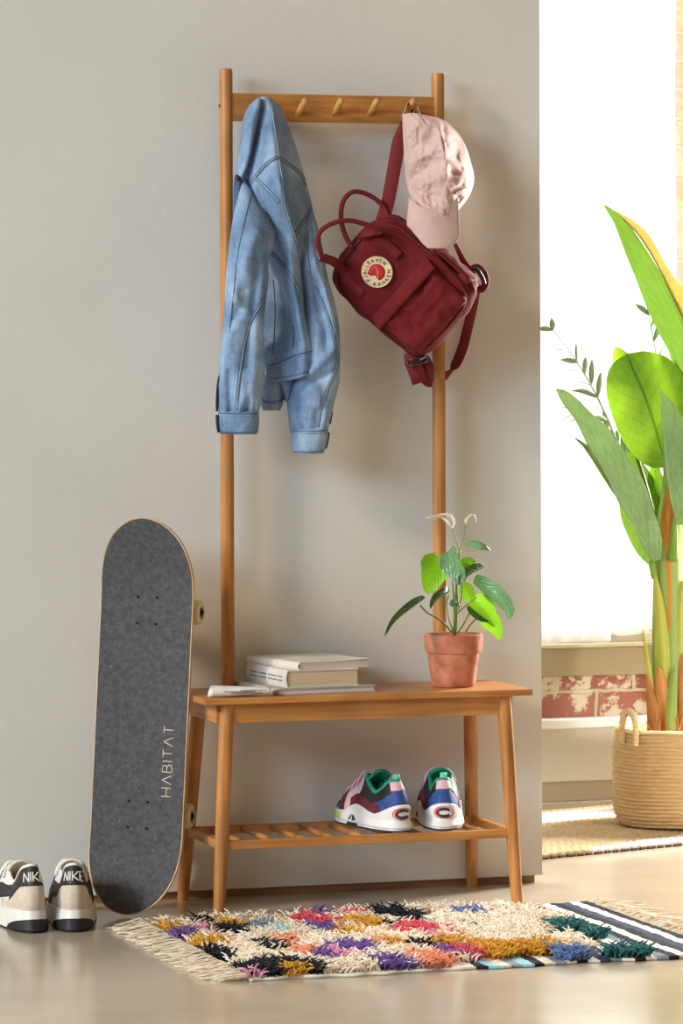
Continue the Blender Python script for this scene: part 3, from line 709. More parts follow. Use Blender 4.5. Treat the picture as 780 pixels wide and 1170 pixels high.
# ---------------------------------------------------------------- chunky multicolour sneakers on the shelf
m_blue = noisy('royal blue suede', (32, 62, 128), (50, 86, 156), 60, .7)
m_mar = noisy('maroon suede', (84, 26, 40), (108, 38, 52), 60, .8)
m_pink = noisy('pale pink nubuck', (222, 178, 190), (234, 196, 204), 60, .7)
m_teal = noisy('teal lining', (16, 120, 100), (36, 160, 136), 60, .6)
m_lteal = noisy('mint pull tab', (90, 205, 180), (130, 225, 205), 60, .5)
m_wht = noisy('white moulded rubber', (226, 228, 232), (242, 242, 244), 20, .35)
m_neon = noisy('neon yellow rubber', (196, 240, 60), (212, 250, 90), 20, .4)
m_grey = noisy('dark grey rubber', (46, 46, 54), (66, 66, 74), 60, .6)
m_red = noisy('red print', (190, 24, 40), (204, 34, 50), 60, .6)
def chunky(label, loc, rz, group):
    root = thing('sneaker', label, 'shoe', loc, (0, 0, rz), group)
    sh = Shoe(.262, [(0, .100), (.06, .096), (.14, .082), (.26, .072), (.36, .086), (.46, .108), (.56, .098), (.75, .070), (.9, .052), (1, .040)],
              [(0, .035), (.1, .041), (.25, .041), (.4, .040), (.6, .045), (.75, .048), (.9, .043), (1, .032)],
              [(0, .018), (.2, .020), (.5, .026), (.8, .023), (1, .024)], lean=.018, flare=1.1)
    up = base_shoe(sh, root, m_pink, m_wht, m_grey, m_teal, .0052, m_teal)
    patch(sh, 'blue_quarter', m_blue, pi-1.45, pi+1.45, .16, lambda u: .80-.22*sm(.4, 1.4, abs(u-pi)), .0016, root, 60, 12)
    for sg in (-1, 1):
        patch(sh, 'collar_panel', m_blk, pi+sg*.42, pi+sg*1.42, lambda u: .70-.16*sm(.4, 1.4, abs(u-pi)), .97, .0024, root, 34, 8)
        patch(sh, 'maroon_panel', m_mar, pi+sg*.8, pi+sg*1.7, .1, lambda u: .50+.10*sin((abs(u-pi)-.85)*5), .0028, root, 30, 8)
        patch(sh, 'maroon_panel', m_mar, pi+sg*1.95, pi+sg*2.15, .05, .8, .0026, root, 14, 8)
        patch(sh, 'black_toe_panel', m_blk, pi+sg*2.45, pi+sg*2.75, .05, .55, .0026, root, 14, 8)
    patch(sh, 'heel_tab', m_pink, pi-.40, pi+.40, .76, .99, .0030, root, 20, 6)
    # moulded heel cup, rising to a point at the back and scalloped along the sides
    def cup(u, h):
        q = (1+cos(u))/2; lo = sh.sole(u, .25)
        hi_ = .03+.40*max(0, cos(min(pi/2, abs(u-pi)*1.05)))**1.6+.22*max(0, sin((abs(u-pi)-.9)*3.3))*(1 if .9 < abs(u-pi) < 1.85 else 0)
        if h < .35: 
            k = h/.35; a = sh.sole(u, .2); b = sh.up(u, .03, .005); p = a.lerp(b, k)
            d = V((p.x-.05, p.y, 0)).normalized(); return p+d*.0035*(1-k)
        return sh.up(u, lerp(.03, hi_, (h-.35)/.65), .005)
    patch(sh, 'heel_cup', m_wht, pi-1.95, pi+1.95, 0, 1, 0, root, 90, 14, th=.003, fn=cup)
    # oval badge with the C mark
    def bd(r, a): return sh.up(pi-.02+r*.30*cos(a), .215+r*.135*sin(a), .0075)
    mb = MB(); mb.tube([bd(1, 2*pi*k/36) for k in range(36)], .0007, 6, closed=True)
    bad = mb.build('badge_ring', m_red, root)
    mb = MB(); mb.tube([bd(.62, radians(40+280*k/24)) for k in range(25)], .0028, 8); mb.build('badge_letter', m_blkn, bad)
    mb = MB(); mb.tube([bd(.66, radians(128+104*k/10)) for k in range(11)], .0030, 8); mb.build('badge_letter_edge', m_red, bad)
    # neon midsole insert + dark arch
    for sg in (-1, 1):
        fs = lambda u, h: (lambda p: p+V((0, math.copysign(.0016, p.y), 0)))(sh.sole(u, h))
        patch(sh, 'neon_insert', m_neon, pi+sg*2.02, pi+sg*2.3, .35, .75, 0, root, 10, 4, fn=fs, th=.002)
        patch(sh, 'dark_arch', m_grey, pi+sg*1.40, pi+sg*1.72, .02, lambda u: .02+.75*max(0, 1-((abs(u-pi)-1.56)/.16)**2), 0, root, 14, 5, fn=fs, th=.002)
    # pull tab loop and tongue
    h0 = sh.up(pi, .98, .002)
    MB().strip([h0+V((.004, 0, -.004)), h0+V((.0, 0, .008)), h0+V((.004, 0, .014)), h0+V((.009, 0, .008)), h0+V((.009, 0, -.002))], (0, 1, 0), .014, .0018).build('pull_tab', m_lteal, root)
    tg = []
    for i in range(16):
        t = i/15; row = []
        for j in range(9):
            a = j/4-1; row.append(V((.145-.058*t, a*.025*(1-.1*t), .080+.036*t-.010*a*a)))
        tg.append(row)
    MB().sheet(tg, .006).build('tongue', m_teal, root)
    laces(sh, root, m_pink)
    return root
ZS = ZF+.009+.0036
a = atz(465, 951, ZS); b_ = atz(516.5, 949.5, ZS)
chunky('left one of the colourful chunky sneakers on the shoe shelf', (a.x, -.203, ZS), radians(99), None)
chunky('right one of the colourful chunky sneakers on the shoe shelf', (b_.x, -.203, ZS), radians(75), None)
# ================================================================ SHAGGY RUG
rug = thing('rug', 'shaggy cream rug with multicoloured tufts and fringed ends, in front of the rack', 'rug', (0, 0, 0))
RX0, RX1, RY0, RY1 = -.255, .700, -1.03, -.285
yarn = {k: noisy('yarn '+k, a, b_, 90, .95, spec=.1) for k, a, b_ in (
    ('cream', (222, 206, 182), (240, 226, 206)), ('ivory', (232, 222, 206), (244, 238, 226)), ('black', (30, 32, 38), (46, 48, 56)), ('mustard', (196, 140, 44), (214, 164, 66)),
    ('purple', (98, 72, 140), (124, 96, 164)), ('pink', (214, 142, 172), (228, 166, 188)), ('coral', (204, 74, 92), (222, 96, 106)), ('salmon', (224, 142, 110), (234, 164, 134)),
    ('blue', (84, 112, 160), (108, 134, 178)), ('teal', (40, 92, 96), (62, 116, 116)), ('navy', (52, 60, 84), (70, 80, 104)), ('skyblue', (140, 196, 214), (166, 212, 226)), ('slate', (120, 134, 150), (146, 158, 170)))}
YK = list(yarn)
blobs = [(193, 1060, 14, 6, 'mustard'), (210, 1067, 12, 5, 'purple'), (236, 1062, 12, 4, 'pink'), (232, 1052, 9, 4, 'black'), (265, 1063, 17, 6, 'black'), (262, 1056, 10, 3, 'mustard'), (243, 1076, 17, 5, 'mustard'),
         (246, 1088, 14, 6, 'black'), (275, 1106, 14, 5, 'black'), (294, 1114, 16, 5, 'pink'), (307, 1081, 9, 7, 'black'), (325, 1103, 30, 7, 'black'), (360, 1110, 14, 7, 'black'), (341, 1108, 12, 6, 'mustard'),
         (357, 1051, 15, 7, 'coral'), (372, 1061, 14, 7, 'purple'), (366, 1043, 8, 4, 'purple'), (347, 1087, 13, 5, 'salmon'), (327, 1074, 12, 4, 'salmon'), (386, 1091, 18, 5, 'pink'), (402, 1082, 22, 6, 'purple'),
         (371, 1092, 12, 5, 'purple'), (447, 1100, 14, 7, 'purple'), (420, 1054, 19, 7, 'mustard'), (395, 1065, 12, 5, 'mustard'), (399, 1044, 9, 4, 'coral'), (447, 1043, 24, 8, 'black'), (447, 1057, 10, 4, 'black'),
         (449, 1078, 12, 5, 'mustard'), (479, 1061, 20, 6, 'coral'), (455, 1064, 10, 3, 'coral'), (538, 1042, 15, 4, 'blue'), (512, 1076, 14, 6, 'mustard'), (481, 1079, 12, 4, 'black'), (531, 1086, 13, 6, 'coral'),
         (518, 1066, 6, 3, 'coral'), (566, 1083, 26, 7, 'mustard'), (610, 1081, 28, 6, 'mustard'), (651, 1087, 15, 6, 'blue'), (492, 1095, 17, 7, 'salmon'), (459, 1103, 14, 6, 'purple'), (645, 1056, 20, 5, 'teal'),
         (719, 1085, 24, 5, 'teal'), (517, 1087, 8, 5, 'purple'), (497, 1070, 9, 3, 'pink'), (430, 1075, 8, 3, 'salmon'), (680, 1064, 12, 3, 'teal'), (320, 1063, 8, 3, 'skyblue'), (300, 1056, 10, 3, 'slate')]
BW = []
for u, v, ru, rv, c in blobs:
    p = atz(u, v+3, .012); BW.append((p.x, p.y, ru/505, max(.03, (rv-1)/80), c))
def stripe(x):
    if x < .16: return 'ivory'
    seq = ['ivory', 'black', 'skyblue', 'ivory', 'slate', 'skyblue', 'black', 'ivory', 'slate', 'ivory', 'black', 'ivory', 'navy', 'slate', 'ivory', 'black', 'ivory', 'slate', 'black', 'ivory', 'black', 'navy', 'ivory', 'black', 'slate']
    return seq[int((x-.16)/.0225) % len(seq)]
# woven ground
rng = random.Random(11)
gb = MB(); nx, ny = 170, 60
P = [[V((lerp(RX0, RX1, i/nx), lerp(RY0, RY1, j/ny)+.006*sin(i*.12)+.003*sin(i*.5), .0055+.0022*nz((i*.3, j*.5, 0), 1)+.004*max(0, nz((i*.03, j*.06, 5), 1)))) for j in range(ny+1)] for i in range(nx+1)]
vs = [p for r in P for p in r]; o0 = len(vs); vs += [V((p.x, p.y, .0004)) for r in P for p in r]
fs, fm = [], []
for i in range(nx):
    k = YK.index(stripe(lerp(RX0, RX1, (i+.5)/nx)))
    for j in range(ny):
        a, b_, c, d = i*(ny+1)+j, i*(ny+1)+j+1, (i+1)*(ny+1)+j+1, (i+1)*(ny+1)+j
        fs += [(a, d, c, b_), (o0+a, o0+b_, o0+c, o0+d)]; fm += [k, k]
    for j in (0, ny):
        a, d = i*(ny+1)+j, (i+1)*(ny+1)+j; fs.append((a, d, o0+d, o0+a)); fm.append(k)
for i in (0, nx):
    for j in range(ny): a, b_ = i*(ny+1)+j, i*(ny+1)+j+1; fs.append((a, b_, o0+b_, o0+a)); fm.append(0)
gb.add(vs, fs); gb.m = fm
fix_normals(gb.build('woven_ground', [yarn[k] for k in YK], rug))
def shag(x, y):
    """how much pile grows here: 0 none .. 1"""
    m = min(1, max(0, (x-RX0-.0)/.03))
    edge = .50+.10*nz((0, y*3, 0), 1, 2)+.06*sin(y*9)
    r = 1-sm(edge, edge+.02, x)
    if x > .13: r *= sm(-.995, -.96, y+.035*nz((x*9, 0, 0), 1, 4)-(.05 if x > .2 else 0)*1)
    b0 = nz((x*5, y*5, 3), 1, 8)
    if y > -.5 and -.10 < x < .07 and b0 > -.05: r *= .25
    return m*r
mb = MB()
def strand(x, y, z, ln, r, k):
    a = rng.uniform(0, 2*pi); lean = rng.uniform(.1, .9); cu = rng.uniform(-.7, .7)
    mb.mi = k; p = V((x, y, z)); d = V((cos(a)*lean, sin(a)*lean, 1)).normalized(); pts = [p]
    for q in range(3):
        p = p+d*ln/3; pts.append(p); d = (d+V((cos(a+cu), sin(a+cu), 0))*rng.uniform(.15, .6)+V((0, 0, -.3))).normalized()
    mb.tube(pts, [r, r*1.08, r*.95, r*.45], 4)
sp = .0068; nxs = int((RX1-RX0)/sp); nys = int((RY1-RY0)/sp)
for i in range(nxs):
    for j in range(nys):
        x = RX0+(i+rng.random())*sp; y = RY0+.003+(j+rng.random())*sp*.97
        col = None
        for bx, by, rx, ry, c in BW:
            q = ((x-bx)/rx)**2+((y-by)/ry)**2
            if q < 1+.5*nz((x*25, y*25, bx), 1): col = c
        sh_ = shag(x, y)
        if col is None and rng.random() > sh_: continue
        if col is None and nz((x*12, y*7, 9), 1, 5) < -.28: continue
        k = YK.index(col or ('ivory' if rng.random() < .35 else 'cream'))
        strand(x, y, .006, rng.uniform(.022, .034)*(1.05 if col else .95), rng.uniform(.0015, .0023), k)
mb.mi = 0
po = mb.build('pile', [yarn[k] for k in YK], rug); po['kind'] = 'stuff'
for x0, sg, ln in ((RX0, -1, .085), (RX1, 1, .11)):
    mb = MB(); n = 120
    for i in range(n):
        y = lerp(RY0+.004, RY1-.004, i/(n-1))+rng.uniform(-.003, .003)
        for q in range(2 if sg < 0 else 1):
            L_ = ln*rng.uniform(.55, 1.1); a = rng.uniform(-.5, .5)*(1 if sg < 0 else 2)
            pts = [V((x0-sg*.004, y, .006))]
            for s in range(1, 6):
                t = s/5; pts.append(V((x0+sg*L_*t*cos(a*.6), y+L_*(sin(a)*t+.12*sin(t*5+i)*t)*.6, max(.0030, .008-.006*t+.008*sin(t*3+i*1.7)*(1-t)+.003*q))))
            mb.tube(pts, [.0017, .0018, .0017, .0016, .0014, .0006], 5)
    mb.build('fringe', yarn['cream'], rug)
# ================================================================ BRAIDED MAT of the next bay
mat_ = thing('braided_mat', 'braided jute mat with white and tan stripes, under the woven basket by the window', 'mat', (0, 0, 0))
m_jute = noisy('tan jute braid', (186, 158, 118), (212, 188, 150), 120, .9, .5, 300); m_jw = noisy('white cotton braid', (232, 226, 214), (244, 240, 232), 120, .9, .4, 300); m_jd = noisy('dark brown binding', (70, 48, 34), (104, 76, 56), 100, .9)
p0 = atz(560, 988.5, .0); d_ = (atz(780, 967, 0)-atz(622, 983, 0)).normalized(); nrm = V((-d_.y, d_.x, 0))
nr = 37; rb = .0095
mbs = {'w': MB(), 't': MB(), 'd': MB()}
for r in range(nr):
    off = .010+r*rb*2*.93; kind = 't'
    if r in (26, 27, 28, 29, 30, 31, 32, 33, 34): kind = 'w'
    if r < 6: kind = 'mix'
    for seg in range(3):
        pass
    N = 150; Lm = 1.05
    cur = []; ck = None
    def flush():
        if len(cur) > 1: mbs[ck].tube(list(cur), lambda t: rb, 6, up=(0, 0, 1), flat=.62)
    for i in range(N+1):
        s = Lm*i/N; kk = kind
        if kind == 'mix': kk = 'w' if (s > .30+.09*r+.02*sin(r*9)) else 't'
        p = p0+d_*s+nrm*(off+.0018*sin(s*260+r))+V((0, 0, .0060+.0014*sin(s*300+r*2.1)))
        if p.y > WY0-.035: break
        if kk != ck: 
            if ck: cur.append(p); flush()
            cur = []; ck = kk
        cur.append(p)
    flush()
N = 130
for i in range(N):
    if (i*7) % 10 < 7:
        s = 1.05*i/N; a = p0+d_*s+nrm*.0016; mbs['d'].tube([a+V((0, 0, .003)), a+d_*.0075+V((0, 0, .0035))], .0028, 6)
for k, m_, nm in (('w', m_jw, 'white_braids'), ('t', m_jute, 'tan_braids'), ('d', m_jd, 'dark_edge_stitching')): mbs[k].build(nm, m_, mat_)
# ================================================================ BASKET
BC = V((aty(789, 900, .84).x, .84, 0.0165)); BR = .186; BH = .234
bk = thing('woven_basket', 'round coiled straw basket with looped handles, holding the tall plant by the window', 'basket', BC)
m_str = noisy('coiled straw', (222, 190, 138), (240, 214, 168), 30, .8, .7, 160, stretch=(1, 1, 6))
prof = []; nc = 25
for i in range(nc*6+1):
    t = i/(nc*6); r = BR*(.80+.2*sm(0, .16, t)*1+.015*sin(pi*t)) if t < .2 else BR*(1.0+.015*sin(pi*t)-.012*sm(.7, 1, t))
    r = BR*(.84+.16*(1-(1-min(1, t/.22))**2)**.5) + (.0045*(sin(t*nc*2*pi-pi/2)) if t > 0 else 0)-.006*sm(.75, 1, t)
    prof.append((r, BH*t))
mb = MB(); rings = []
def bring(r, z, k0=72):
    return [V((r*cos(2*pi*k/k0)*(1+.006*nz((cos(2*pi*k/k0)*2, sin(2*pi*k/k0)*2, z*9), 1)), r*sin(2*pi*k/k0), z+.003*nz((cos(2*pi*k/k0)*1.5, sin(2*pi*k/k0)*1.5, 0), 1, 3))) for k in range(k0)]
rings = [bring(.0005, .001), bring(prof[0][0]*.8, .0005)]+[bring(r, z) for r, z in prof]
rings += [bring(BR-.014, BH+.002), bring(BR-.019, BH-.004), bring(BR-.019, BH*.5), bring(BR-.03, .03), bring(.001, .028)]
fix_normals(mb.loft(rings).build('basket_body', m_str, bk))
for an in (radians(196), radians(16)):
    c = V((cos(an)*(BR-.003), sin(an)*(BR-.003), BH)); tg = V((-sin(an), cos(an), 0))*1
    tv = V((.93, -.36, 0)) if an > 1 else V((.93, -.36, 0))
    tv = tg
    pts = [c+tv*(-.026)+V((0, 0, -.034)), c+tv*(-.026)+V((0, 0, .012)), c+tv*(-.018)+V((0, 0, .036)), c+V((0, 0, .047)), c+tv*.018+V((0, 0, .036)), c+tv*.026+V((0, 0, .012)), c+tv*.026+V((0, 0, -.034))]
    pts = [p+V((cos(an), sin(an), 0))*.006 for p in pts]
    sp_ = spline(pts, 64)
    MB().tube(sp_, lambda t: .0078+.0011*sin(t*120), 10).build('handle', m_str, bk)
mb = MB(); mb.loft([[V((r*cos(2*pi*k/48), r*sin(2*pi*k/48), BH-.03+.012*nz((r*cos(2*pi*k/48)*14, r*sin(2*pi*k/48)*14, 0), 1))) for k in range(48)] for r in (.158, .12, .08, .04, .001)])
mb.loft([[V((.158*cos(2*pi*k/48), .158*sin(2*pi*k/48), z)) for k in range(48)] for z in (.05, BH-.03)])
mb.build('soil', noisy('bark mulch', (86, 58, 36), (150, 112, 70), 60, .95, .9, 120), bk)
# ================================================================ TALL LEAFY PLANT
YB = .84
bp_ = thing('banana_plant', 'tall broad-leaved green plant growing in the woven basket by the window', 'plant', (BC.x-.03, YB, BH-.02))
before = set(bpy.data.objects)
bl = leafmat('backlit banana leaf', (92, 142, 24), (112, 160, 34), (52, 78, 14), .45, .4, 24, (132, 176, 34), veins=.8)
gl = leafmat('grey green banana leaf', (124, 160, 116), (156, 186, 142), (200, 214, 170), .3, .4, 26, (140, 190, 80), veins=.9)
ml = leafmat('mid green banana leaf', (74, 118, 44), (98, 140, 56), (140, 170, 80), .3, .4, 50, (100, 140, 40), veins=.5)
yl = leafmat('yellowing leaf edge', (150, 134, 70), (176, 160, 104), (150, 120, 50), .25, .5, 50, (190, 170, 80), veins=.4)
def taper(a, b2=.0):
    return lambda t: (max(0, sin(pi*min(1, t**a)))**.7)
ovate = lambda t: (max(0, 1-(2*t-1)**2*1.0))**.5*(1.04-.12*t) if t > .5 else (max(0, 1-(2*t-1)**4))**.5
# big backlit leaf
leaf('leaf', [(757, 521, YB-.02), (748, 488, YB), (736, 452, YB+.03), (722, 420, YB+.045), (716, 404, YB+.05)], .100, .1, bl, bp_, prof=lambda t: max(0, 1-abs(2*t-1)**2.6)**.5, n=40, m=22, fold=.05, wave=.035, phase=7, lq=1.05, rq=.9, back=.3)
leaf('leaf', [(728, 440, YB+.06), (716, 424, YB+.07), (708, 410, YB+.07), (703, 396, YB+.07)], .032, .6, bl, bp_, prof=taper(.9), fold=.3)
# long folded leaf on the left
leaf('leaf', [(745, 642, YB-.03), (722, 596, YB-.05), (694, 545, YB-.06), (664, 492, YB-.06), (648, 465, YB-.06), (635, 445, YB-.06)], .072, .5, gl, bp_, prof=lambda t: max(0, sin(pi*min(1, .06+t*.94)))**.62, n=44, m=18, fold=.10, wave=.09, phase=7, lq=1., rq=.07, seed=1)
leaf('leaf', [(712, 580, YB-.045), (690, 545, YB-.05), (668, 512, YB-.05), (654, 499, YB-.05)], .020, .5, ml, bp_, prof=taper(.8), lq=.8, rq=.2)
# green blade behind, below the backlit leaf
leaf('leaf', [(752, 650, YB+.05), (742, 610, YB+.06), (728, 560, YB+.07), (716, 515, YB+.07)], .060, .3, ml, bp_, prof=taper(.85), n=30, fold=.15, wave=.05)
leaf('leaf', [(757, 640, YB+.02), (757, 600, YB+.04), (750, 560, YB+.05), (748, 525, YB+.05)], .036, -.3, bl, bp_, prof=taper(.8), n=24, fold=.15)
# leaf at the right cut by the frame
leaf('leaf', [(771, 592, YB-.05), (763, 550, YB-.06), (758, 500, YB-.06), (754, 445, YB-.06)], .075, .2, gl, bp_, prof=lambda t: max(0, sin(pi*min(1, .1+t*.9)))**.85, n=34, m=16, lq=1., rq=.04, fold=.08, wave=.05)
leaf('leaf', [(774, 600, YB-.03), (790, 560, YB-.03), (810, 500, YB-.03), (830, 430, YB-.04)], .085, .2, gl, bp_, prof=taper(.8), n=30, m=14, fold=.1, wave=.05)
# tall top leaf
top_mid = [(835, 480, YB+.0), (800, 415, YB-.01), (771, 358, YB-.02), (748, 312, YB-.03), (727, 276, YB-.035), (708, 249, YB-.035), (687, 231, YB-.03)]
leaf('leaf', top_mid, .060, .35, ml, bp_, prof=lambda t: max(0, sin(pi*min(1, .10+t*.9)))**.8*(1 if t < .9 else 1), n=44, m=16, fold=.1, wave=.04, lq=.25, rq=1.)
leaf('leaf', [(840, 476, YB-.012), (805, 410, YB-.025), (776, 352, YB-.04), (753, 306, YB-.05), (731, 270, YB-.055), (709, 247, YB-.05), (700, 240, YB-.04)], .028, -.4, yl, bp_, prof=lambda t: max(0, sin(pi*min(1, .08+t*.92)))**.7*(1+.25*sin(t*16)), n=44, m=10, fold=-.8, lq=.8, rq=.25)
# glossy blade and long petiole behind
leaf('leaf', [(800, 500, YB+.03), (787, 440, YB+.04), (770, 385, YB+.05), (745, 338, YB+.05)], .05, .9, ml, bp_, prof=taper(.8), n=30, fold=.2, lq=.15)
m_pet = noisy('green petiole', (96, 140, 40), (140, 178, 66), 20, .4, stretch=(1, 1, .2)); m_tr = noisy('pale green pseudostem', (118, 152, 56), (164, 184, 98), 14, .45, .2, 80, stretch=(1, 1, .15))
m_dry = noisy('dry brown sheath', (150, 92, 44), (206, 150, 88), 40, .85, .5, 160, stretch=(1, 1, .2)); m_or = noisy('orange brown sheath', (196, 110, 32), (222, 156, 60), 30, .6, stretch=(1, 1, .3))
m_yg = noisy('yellow green sheath', (156, 176, 50), (206, 200, 96), 26, .5, .2, 120, stretch=(1, 1, .15)); m_dp = noisy('dark olive petiole', (74, 84, 22), (116, 120, 44), 30, .5)
# pseudostem: overlapping leaf sheaths
T(bp_, [(768, 853, YB), (765, 800, YB), (763, 730, YB), (763, 660, YB), (765, 600, YB), (770, 560, YB), (780, 500, YB)], lambda t: .046*(1-t)**.5*.62+.019, 'stem', m_tr, 40)
T(bp_, [(777, 851, YB+.04), (782, 780, YB+.05), (788, 680, YB+.05), (790, 600, YB+.05)], lambda t: .034-.014*t, 'stem', m_tr, 30)
T(bp_, [(757, 660, YB), (748, 600, YB+.02), (736, 550, YB+.04), (724, 512, YB+.05)], lambda t: .010-.006*t, 'petiole', m_dp, 24)
T(bp_, [(757, 521, YB-.02), (762, 560, YB-.02), (762, 620, YB-.01)], lambda t: .004+.006*t, 'petiole', m_pet, 16)
T(bp_, [(748, 660, YB-.02), (744, 642, YB-.03)], .009, 'petiole', m_pet, 8)
T(bp_, [(771, 592, YB-.05), (768, 640, YB-.03)], lambda t: .006+.01*t, 'petiole', m_pet, 12)
T(bp_, [(835, 480, YB), (810, 560, YB), (785, 640, YB)], lambda t: .006+.012*t, 'petiole', m_pet, 16)
T(bp_, [(745, 336, YB+.05), (758, 372, YB+.05), (772, 410, YB+.05), (790, 470, YB+.05)], lambda t: .003+.007*t, 'petiole', m_dp, 20)
def sheath(pts, w, mat, name='sheath', cup=.6, prof=None, ph=0.):
    """pointed wrapper leaf cupped round the stem"""
    pr = prof or (lambda t: (1-t)**.55*(1 if t < 1 else 0))
    return leaf(name, pts, w, ph, mat, bp_, prof=pr, fold=cup, n=24, m=10)
sheath([(764, 720, YB-.038), (765, 660, YB-.036), (764, 600, YB-.036), (763, 556, YB-.03)], .036, m_or, cup=.7)
sheath([(760, 790, YB-.045), (757, 740, YB-.043), (753, 690, YB-.04), (748, 655, YB-.03)], .024, m_yg, cup=.7)
sheath([(776, 780, YB-.04), (777, 730, YB-.04), (778, 690, YB-.04), (782, 660, YB-.03)], .030, m_yg, cup=.7)
sheath([(762, 850, YB-.055), (758, 800, YB-.052), (752, 762, YB-.05)], .040, m_dry, cup=.6)
sheath([(775, 848, YB-.055), (778, 800, YB-.052), (781, 745, YB-.05)], .040, m_dry, cup=.6)
sheath([(750, 852, YB-.03), (745, 810, YB-.035), (741, 765, YB-.035), (734, 717, YB-.03)], .012, m_yg, cup=.6)
sheath([(749, 852, YB-.04), (746, 815, YB-.044), (739, 770, YB-.044)], .020, m_dry, cup=.6)
sheath([(768, 852, YB-.065), (766, 815, YB-.062), (771, 760, YB-.058)], .022, m_tr, cup=.6)
rg = random.Random(3)
for k in range(14):
    u = 740+k*3.2; h = rg.uniform(14, 46)
    T(bp_, [(u, 856, YB-.06+.02*abs(k-7)/7), (u+rg.uniform(-4, 4), 856-h*.5, YB-.07+.02*abs(k-7)/7), (u+rg.uniform(-7, 7), 856-h, YB-.06)], lambda t: .005*(1-t)+.001, 'dry_strip', m_dry, 8)
for o in set(bpy.data.objects)-before: o.matrix_parent_inverse = Matrix.Translation(-V(bp_.location))
# ================================================================ PALM behind
YP = 1.165
pm = thing('palm', 'slender palm with narrow leaflets coloured pale for window glare, behind the broad-leaved plant against the curtain', 'plant', (aty(800, 900, YP).x, YP, .0165))
before = set(bpy.data.objects)
m_pl = leafmat('glare paled palm leaflet', (112, 136, 104), (140, 160, 130), (150, 170, 140), .35, .5, 30, (170, 190, 150)); m_ps = noisy('palm rachis', (120, 138, 100), (146, 160, 122), 30, .6)  # washout from the bright window is put into the leaflet colour
def frond(pts, n, ln, ang, seed, t0=.0):
    rg = random.Random(seed); S_ = spline([aty(*p) for p in pts], 40)
    MB().tube(S_, lambda t: .0042*(1-t)+.0012, 8).build('frond_stem', m_ps, pm)
    for k in range(n):
        t = t0+(1-t0)*(k+.5)/n; i = min(38, int(t*39)); p = S_[i]; tg = (S_[i+1]-S_[i]).normalized()
        for sg in (-1, 1):
            if rg.random() < .28: continue
            L_ = ln*(.5+.5*sin(pi*min(1, t*.8+.15)))*rg.uniform(.6, 1.1); s_ = tg.cross(F_).normalized()*sg
            d = (tg*cos(ang)+s_*sin(ang)+F_*rg.uniform(-.5, .5)).normalized()
            q1 = p+d*L_*.5+V((0, 0, -.004)); q2 = p+d*L_+V((0, 0, -.25*L_))
            bm_pts = [p, q1, q2]
            mid = spline(bm_pts, 9); side = d.cross(V((0, 0, 1)) if rg.random() < .5 else F_).normalized(); w_ = .007
            rows = []
            for a in range(9):
                tt = a/8; ww = w_*max(.02, sin(pi*min(1, tt*.9+.08)))
                rows.append([mid[a]-side*ww, mid[a]+V((0, 0, -.25*ww)), mid[a]+side*ww])
            MB().sheet(rows, .0006).build('leaflet', m_pl, pm)
frond([(760, 640, YP), (718, 540, YP), (690, 470, YP), (660, 415, YP), (627, 371, YP)], 13, .10, .55, 5, .35)
frond([(772, 640, YP), (768, 520, YP+.02), (752, 420, YP+.02), (738, 345, YP+.02)], 10, .11, .5, 9, .4)
frond([(765, 640, YP+.03), (735, 560, YP+.03), (700, 500, YP+.03), (664, 470, YP+.03), (640, 465, YP+.03)], 9, .08, .6, 15, .45)
T(pm, [(800, 908, YP), (795, 800, YP), (775, 700, YP), (764, 635, YP)], lambda t: .014-.008*t, 'trunk', m_ps, 24)
for o in set(bpy.data.objects)-before: o.matrix_parent_inverse = Matrix.Translation(-V(pm.location))
fix_normals(MB().lathe([(.001, -.0), (.07, 0), (.085, .14), (.088, .16), (.08, .16), (.075, .13), (.001, .13)], 32).build('pot', noisy('plain clay pot', (150, 120, 96), (170, 140, 112), 12, .8), pm))
# ================================================================ CLOTH helpers
from mathutils.bvhtree import BVHTree
def relief(rows, nu, nv, back=.02, amp=.003, seed=0, stretch=(18, 18, 5), disp=None, bulge=.5):
    """rows of (u, v, Y) knots -> closed body: modelled front, rounded back at distance back behind the edges"""
    K = len(rows[0]); R = len(rows)
    pv = [sum(k[1] for k in r)/K for r in rows]
    def knot(k, t): return cr([(pv[i], *rows[i][k]) for i in range(R)], t)
    rings = []; 
    for i in range(nv+1):
        t = lerp(pv[0], pv[-1], i/nv); ks = [knot(k, t) for k in range(K)]
        front = []
        for j in range(nu+1):
            q = cr([(k/(K-1), *ks[k]) for k in range(K)], j/nu); p = aty(*q)
            e = min(1, 6*min(j, nu-j)/nu); 
            d = nz((p.x*stretch[0], p.y*stretch[1], p.z*stretch[2]), 1, seed)*amp+nz((p.x*stretch[0]*2.3, p.y*stretch[1], p.z*stretch[2]*2.6), 1, seed+3)*amp*.45
            if disp: d += disp(q[0], q[1])
            front.append(p-F_*d*e)
        bk_ = []
        yb = max(ks[0][2], ks[-1][2])
        for j in range(1, nu//2):
            s = j/(nu//2); a = front[-1].lerp(front[0], s); bk_.append(V((a.x, a.y+back*sin(pi*s)**.6, a.z)))
        rings.append(front+bk_)
    return rings
